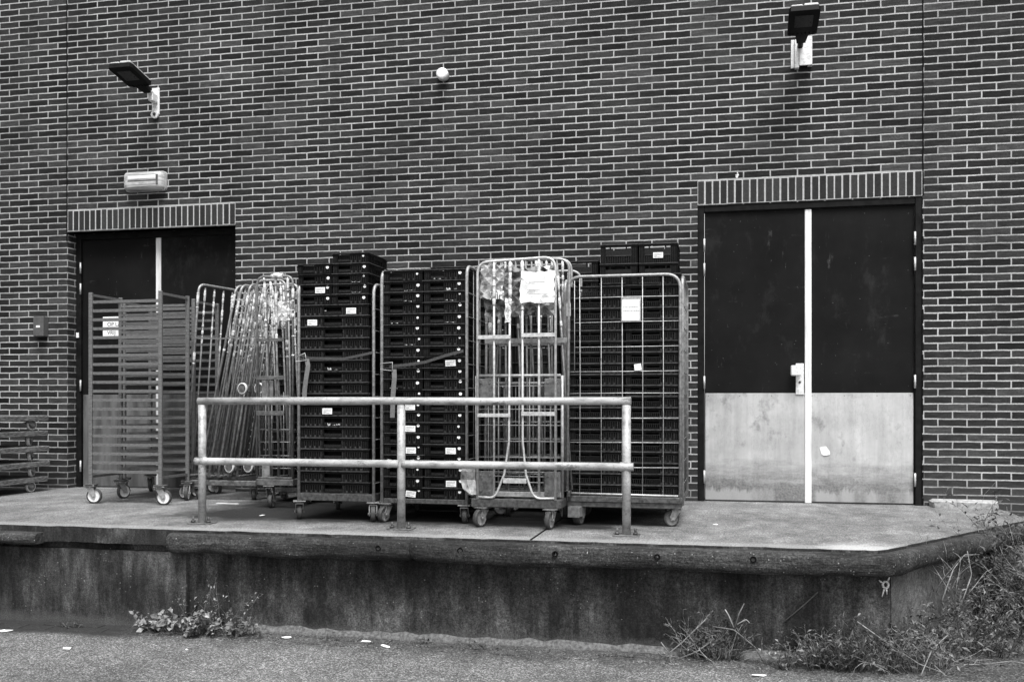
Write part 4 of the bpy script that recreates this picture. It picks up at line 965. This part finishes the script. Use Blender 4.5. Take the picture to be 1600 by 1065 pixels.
# ------------------------------------------------------------------ weeds
def leafq(b,p,d,L,W_,rr,mat=0):
    d=d.normalized(); s=d.cross(Vector((0,0,1)))
    if s.length<.05: s=Vector((1,0,0))
    s.normalize(); n=s.cross(d); ro=Matrix.Rotation(rr.uniform(-.9,.9),3,d); s=ro@s; n=ro@n
    f=rr.uniform(.1,.35)*W_; m=p+d*L*.45; tip=p+d*L-n*L*rr.uniform(0,.35)
    b.add([p,m+s*W_*.5+n*f,tip,m-s*W_*.5+n*f,m],[(0,1,4),(1,2,4),(2,3,4),(3,0,4)],mat,False)
def weed(label,loc,H,spread,ns,leafL,leafW,dens,seed,lm='leaf',sm='twig_dark',droop=.5,lean=(0,0),sr=.0025,cat='weed',group=None,flat=.5,br=2,name='weed',wig=.13):
    rr=random.Random(seed); t=thing(name,label,cat,loc,0,group); sb=MB(); lb=MB()
    def grow(p,d,L,r,lev):
        n=max(3,int(L/.035)); pts=[p.copy()]; dd=d.copy()
        for i in range(n):
            dd=(dd+Vector((rr.gauss(0,wig),rr.gauss(0,wig),rr.gauss(0,wig*.6)-droop*.05*(i/n)))).normalized()
            p=p+dd*(L/n); p.z=max(p.z,.004); pts.append(p.copy())
            if lev<br and rr.random()<.30: 
                nd=(dd+Vector((rr.gauss(0,.7),rr.gauss(0,.6),rr.gauss(.1,.4)))).normalized(); grow(p.copy(),nd,L*rr.uniform(.25,.5),r*.6,lev+1)
            k=dens*(.5+ i/n) 
            while k>0:
                if rr.random()<k:
                    ld=(Vector((rr.gauss(0,1),rr.gauss(0,1),rr.gauss(.15,.6)))+dd*.5)
                    s=rr.uniform(.55,1.15)*(1.1-.45*i/n); leafq(lb,p+Vector((rr.gauss(0,.006),rr.gauss(0,.006),0)),ld,leafL*s,leafW*s,rr)
                k-=1
        sb.tube(pts,[r*(1-.7*i/len(pts)) for i in range(len(pts))],5)
    for i in range(ns):
        a=rr.uniform(0,6.283); q=rr.random()**.6
        p=Vector((math.cos(a)*spread[0]*q,math.sin(a)*spread[1]*q,0))
        d=Vector((math.cos(a)*flat*q+lean[0]+rr.gauss(0,.25),math.sin(a)*flat*q*.6+lean[1]+rr.gauss(0,.15),1)).normalized()
        grow(p,d,H*rr.uniform(.45,1.05),sr*rr.uniform(.7,1.3),0)
    sb.build('stem',M_[sm],t)
    if lb.v: lb.build('foliage',M_[lm],t)
    return t
weed('broad-leaved weed clump at the foot of the dock below the railing',(-3.44,-2.80,GZ),.145,(.38,.06),72,.066,.044,.85,1,'leaf_broad',droop=1.6,lean=(.05,-.12),flat=1.0,br=1,wig=.2)
weed('three thin flowering weed stems rising above the broad-leaved clump',(-3.36,-2.76,GZ),.38,(.18,.03),9,.036,.018,.9,2,'leaf_broad',lean=(.12,0),flat=.25,br=1)
weed('low weed tuft just right of the broad-leaved clump',(-3.04,-2.78,GZ),.12,(.13,.05),12,.04,.024,.6,3,'leaf_broad',flat=.8,br=1,lean=(0,-.1))
for i,(x,y,s,lb_) in enumerate(((-2.51,-2.78,1,'tiny weed in the paving below left end of middle rail'),(-1.90,-2.735,.8,'tiny weed in the paving left of the middle of dock'),(-1.60,-2.735,.8,'tiny weed against dock foot below the barred containers'),(-1.45,-2.80,1.1,'tiny flat weed lying on the pavers below the barred containers'),(-4.35,-2.80,.7,'tiny weed in the damp strip at far left'))):
    weed(lb_,(x,y,GZ),.06*s,(.07,.03),9,.03,.014,.8,50+i,'leaf_dark',flat=1.2,br=0,lean=(0,-.2))
# dry twiggy heap
weed('dry twiggy weed heap against the dock front',(-.12,-2.74,GZ),.28,(.19,.05),46,.026,.010,.4,7,'leaf','twig',droop=2.2,flat=1.0,sr=.0028,br=2,wig=.38)
b=MB()
for pts in ([(-.40,-2.80,0),(-.28,-2.78,.10),(-.14,-2.75,.24),(-.10,-2.74,.29)],[(.20,-2.80,0),(.14,-2.79,.10),(.02,-2.77,.19),(-.10,-2.76,.20)],[(-.32,-2.84,.01),(-.2,-2.83,.06),(-.1,-2.82,.13)],[(.02,-2.76,.18),(.05,-2.75,.28),(.08,-2.74,.34)],[(.04,-2.76,.22),(.09,-2.75,.25),(.11,-2.75,.23)],[(.02,-2.76,.2),(-.01,-2.75,.27),(-.03,-2.74,.30)],[(-.36,-2.80,.05),(-.40,-2.79,.10)]):
    b.tube([(x,y,z+GZ) for x,y,z in fillet(pts,.05,4)],.0036,6)
tag(b.build('dead_branch',M_['twig']),'bare pale branches arching over the dry weed heap','branch')
weed('dark undergrowth inside the dry twiggy heap',(-.12,-2.72,GZ),.22,(.18,.04),55,.04,.016,.8,8,'leaf_dark','twig_dark',flat=.6)
CB=['long bare branch lying down to the right before the corner weeds','short bare branch poking up from the corner weeds','pale bent stick lying on asphalt right of the corner weeds','short curved branch at the front of the corner weeds','upright bare branch at right frame edge','side shoot leaving the upright bare branch at right edge','forked pale twig low at the right frame edge','long arching bare branch over the angled log','thin bare branch crossing the arching one']
# corner growth
weed('low matted weeds at the dock front left of the corner',(.52,-2.80,GZ),.23,(.22,.08),85,.040,.014,.85,9,'leaf','twig_dark',droop=1.5,flat=.8,wig=.25)
weed('small broad leaves at left end of the matted weeds',(.31,-2.84,GZ),.12,(.06,.04),10,.04,.022,.7,10,'leaf_broad',flat=.7,br=1)
weed('dark grassy weeds below the paint mark at the corner',(.72,-2.80,GZ),.23,(.20,.07),70,.05,.012,.8,11,'leaf_dark','twig_dark',flat=.6)
weed('dense leafy bush at the angled corner of the dock',(1.10,-2.52,GZ),.30,(.28,.13),46,.055,.020,.9,12,'leaf','twig_dark',flat=.55)
weed('tangled weeds spilling over the asphalt at the corner',(1.02,-2.74,GZ),.26,(.26,.12),60,.042,.016,.7,13,'leaf','twig',droop=1.8,flat=1.0,wig=.25)
weed('tall thin-leaved bush against the angled dock side',(1.32,-2.22,GZ),.58,(.22,.10),15,.040,.014,.65,14,'leaf','twig_dark',flat=.3)
weed('bushy weeds by the asphalt edge right of the corner',(1.52,-2.24,GZ),.30,(.18,.12),55,.042,.015,.8,15,'leaf','twig_dark',flat=.6)
weed('tall dark climber against the far end of dock side',(1.75,-1.60,GZ),.72,(.13,.10),55,.055,.020,.8,16,'leaf_dark','twig_dark',flat=.2)
weed('tall pale-stemmed weed at the right edge of view',(1.98,-1.62,GZ),.70,(.16,.14),50,.055,.012,.7,17,'leaf','twig',flat=.3,sr=.004)
weed('long-leaved weed at the bottom of the right edge',(1.84,-1.68,GZ),.36,(.20,.14),60,.07,.013,.8,18,'leaf','twig_dark',flat=.8)
weed('tall bush beyond the right end of the dock',(2.35,-1.15,GZ),.56,(.22,.30),38,.05,.016,.8,19,'leaf','twig_dark',flat=.25)
weed('thin weed seedling sprouting over the end of dock top',(1.84,-1.26,-.02),.20,(.03,.03),4,.016,.006,.35,20,'leaf','twig',flat=.4)
weed('wispy bare weed reaching over the angled bumper log',(1.26,-2.30,-.30),.36,(.18,.06),9,.018,.006,.2,21,'leaf','twig',flat=.8)
b=MB()
for pts in ([(.70,-2.82,.28),(.86,-2.84,.17),(1.02,-2.86,.07),(1.15,-2.88,.03)],[(1.02,-2.92,.02),(1.10,-2.80,.14),(1.2,-2.7,.20)],[(1.30,-2.62,.02),(1.42,-2.55,.01),(1.58,-2.52,.03),(1.66,-2.50,.015)],[(1.16,-2.86,.01),(1.10,-2.80,.06),(1.0,-2.78,.16)],[(1.9,-1.75,.02),(1.97,-1.70,.2),(1.99,-1.66,.45),(2.02,-1.62,.7)],[(1.985,-1.68,.3),(1.90,-1.66,.38),(1.86,-1.64,.42)],[(1.93,-1.78,.1),(2.02,-1.8,.16),(2.06,-1.8,.28)],[(1.22,-2.45,.35),(1.30,-2.36,.52),(1.38,-2.28,.60),(1.50,-2.12,.58)],[(1.34,-2.36,.30),(1.42,-2.28,.48),(1.40,-2.26,.62)]):
    b=MB(); b.tube([(x,y,z+GZ) for x,y,z in fillet(pts,.05,4)],[.0038]*2+[.0024]*(len(fillet(pts,.05,4))-2),6)
    k_=len([o for o in bpy.data.objects if o.name.startswith('corner_branch')])
    tag(b.build('corner_branch',M_['twig']),CB[k_],'branch',)
b=MB(); b.tube([(.30,-2.668,GZ+.22),(.42,-2.667,GZ+.33),(.50,-2.666,GZ+.41)],.004,5); tag(b.build('dead_twig',M_['twig_dark']),'dark straight twig leaning on the dock front left of the corner','twig')
# rosette-like paint splash near the corner
b=MB(); rr=random.Random(3)
b.tube([(.875+.016*math.cos(a*.6283),-2.6575,-.205+.02*math.sin(a*.6283)) for a in range(10)],.007,5,closed=True)
for a0,l in ((-110,.05),(-80,.03),(60,.03),(150,.025)):
    a=rad(a0); p=Vector((.875+.024*math.cos(a),-2.658,-.205+.026*math.sin(a))); b.tube([p,p+Vector((l*.7*math.cos(a),0,l*math.sin(a)))],[.006,.003],5)
tag(b.build('paint_splash',M_['residue']),'small white paint blob on the dock front just below the corner','paint splash')

# ------------------------------------------------------------------ litter
def scrap(label,loc,sx,sy,rot,seed,mat='paper',name='paper_scrap',cat='litter'):
    rr=random.Random(seed); sx*=.85; sy*=.8; b=MB(); n=7; top=[]; 
    for i in range(n):
        a=2*math.pi*i/n; k=rr.uniform(.75,1.15); top.append((sx*k*math.cos(a),sy*k*math.sin(a),.006+rr.uniform(-.003,.006)))
    b.add(top+[(0,0,.012)],[(i,(i+1)%n,n) for i in range(n)]); b.add([(p[0],p[1],p[2]-.002) for p in top],[tuple(range(n))[::-1]])
    b.add(top+[(p[0],p[1],p[2]-.002) for p in top],[(i,n+i,n+(i+1)%n,(i+1)%n) for i in range(n)])
    o=b.build(name,M_[mat],None,loc,(0,0,rot)); tag(o,label,cat)
scrap('small folded white paper on the asphalt at lower left',(-3.99,-3.324,GZ),.035,.03,.4,1)
scrap('pale crumpled wrapper on damp asphalt at the left frame edge',(-4.70,-3.0,GZ),.06,.025,.2,2)
scrap('flat white scrap on the pavers left of the middle post',(-2.24,-2.80,GZ+.008),.045,.018,.05,3)
scrap('shredded white scrap right beside the flat one on pavers',(-2.08,-2.88,GZ+.006),.05,.02,-.5,4)
scrap('pale leaf-like scrap right of the broad-leaved clump on pavers',(-2.78,-2.80,GZ+.006),.04,.012,.05,5)
scrap('white oval scrap on asphalt below the dry weed heap',(.152,-3.05,GZ),.05,.022,.1,6)
scrap('tiny white pebble on asphalt below the weed clump',(-3.25,-3.2,GZ),.014,.01,.1,7)
scrap('small white scrap on the dock beneath the upright container',(-3.408,-1.874,0),.03,.03,.1,8)
scrap('tiny white chip on the dock before the right door',(-.10,-1.72,0),.022,.014,.1,9)
b=MB(); b.bbox(-.10,.10,-.008,.008,0,.008,.001,0,Matrix.Rotation(.06,4,'Z')); b.bbox(-.10,-.02,.012,.03,0,.008,.001); tag(b.build('wood_splinter',M_['straw'],None,(-4.10,-1.12,.001)),'pale wooden splinter on the dock below the leaning frames','splinter')
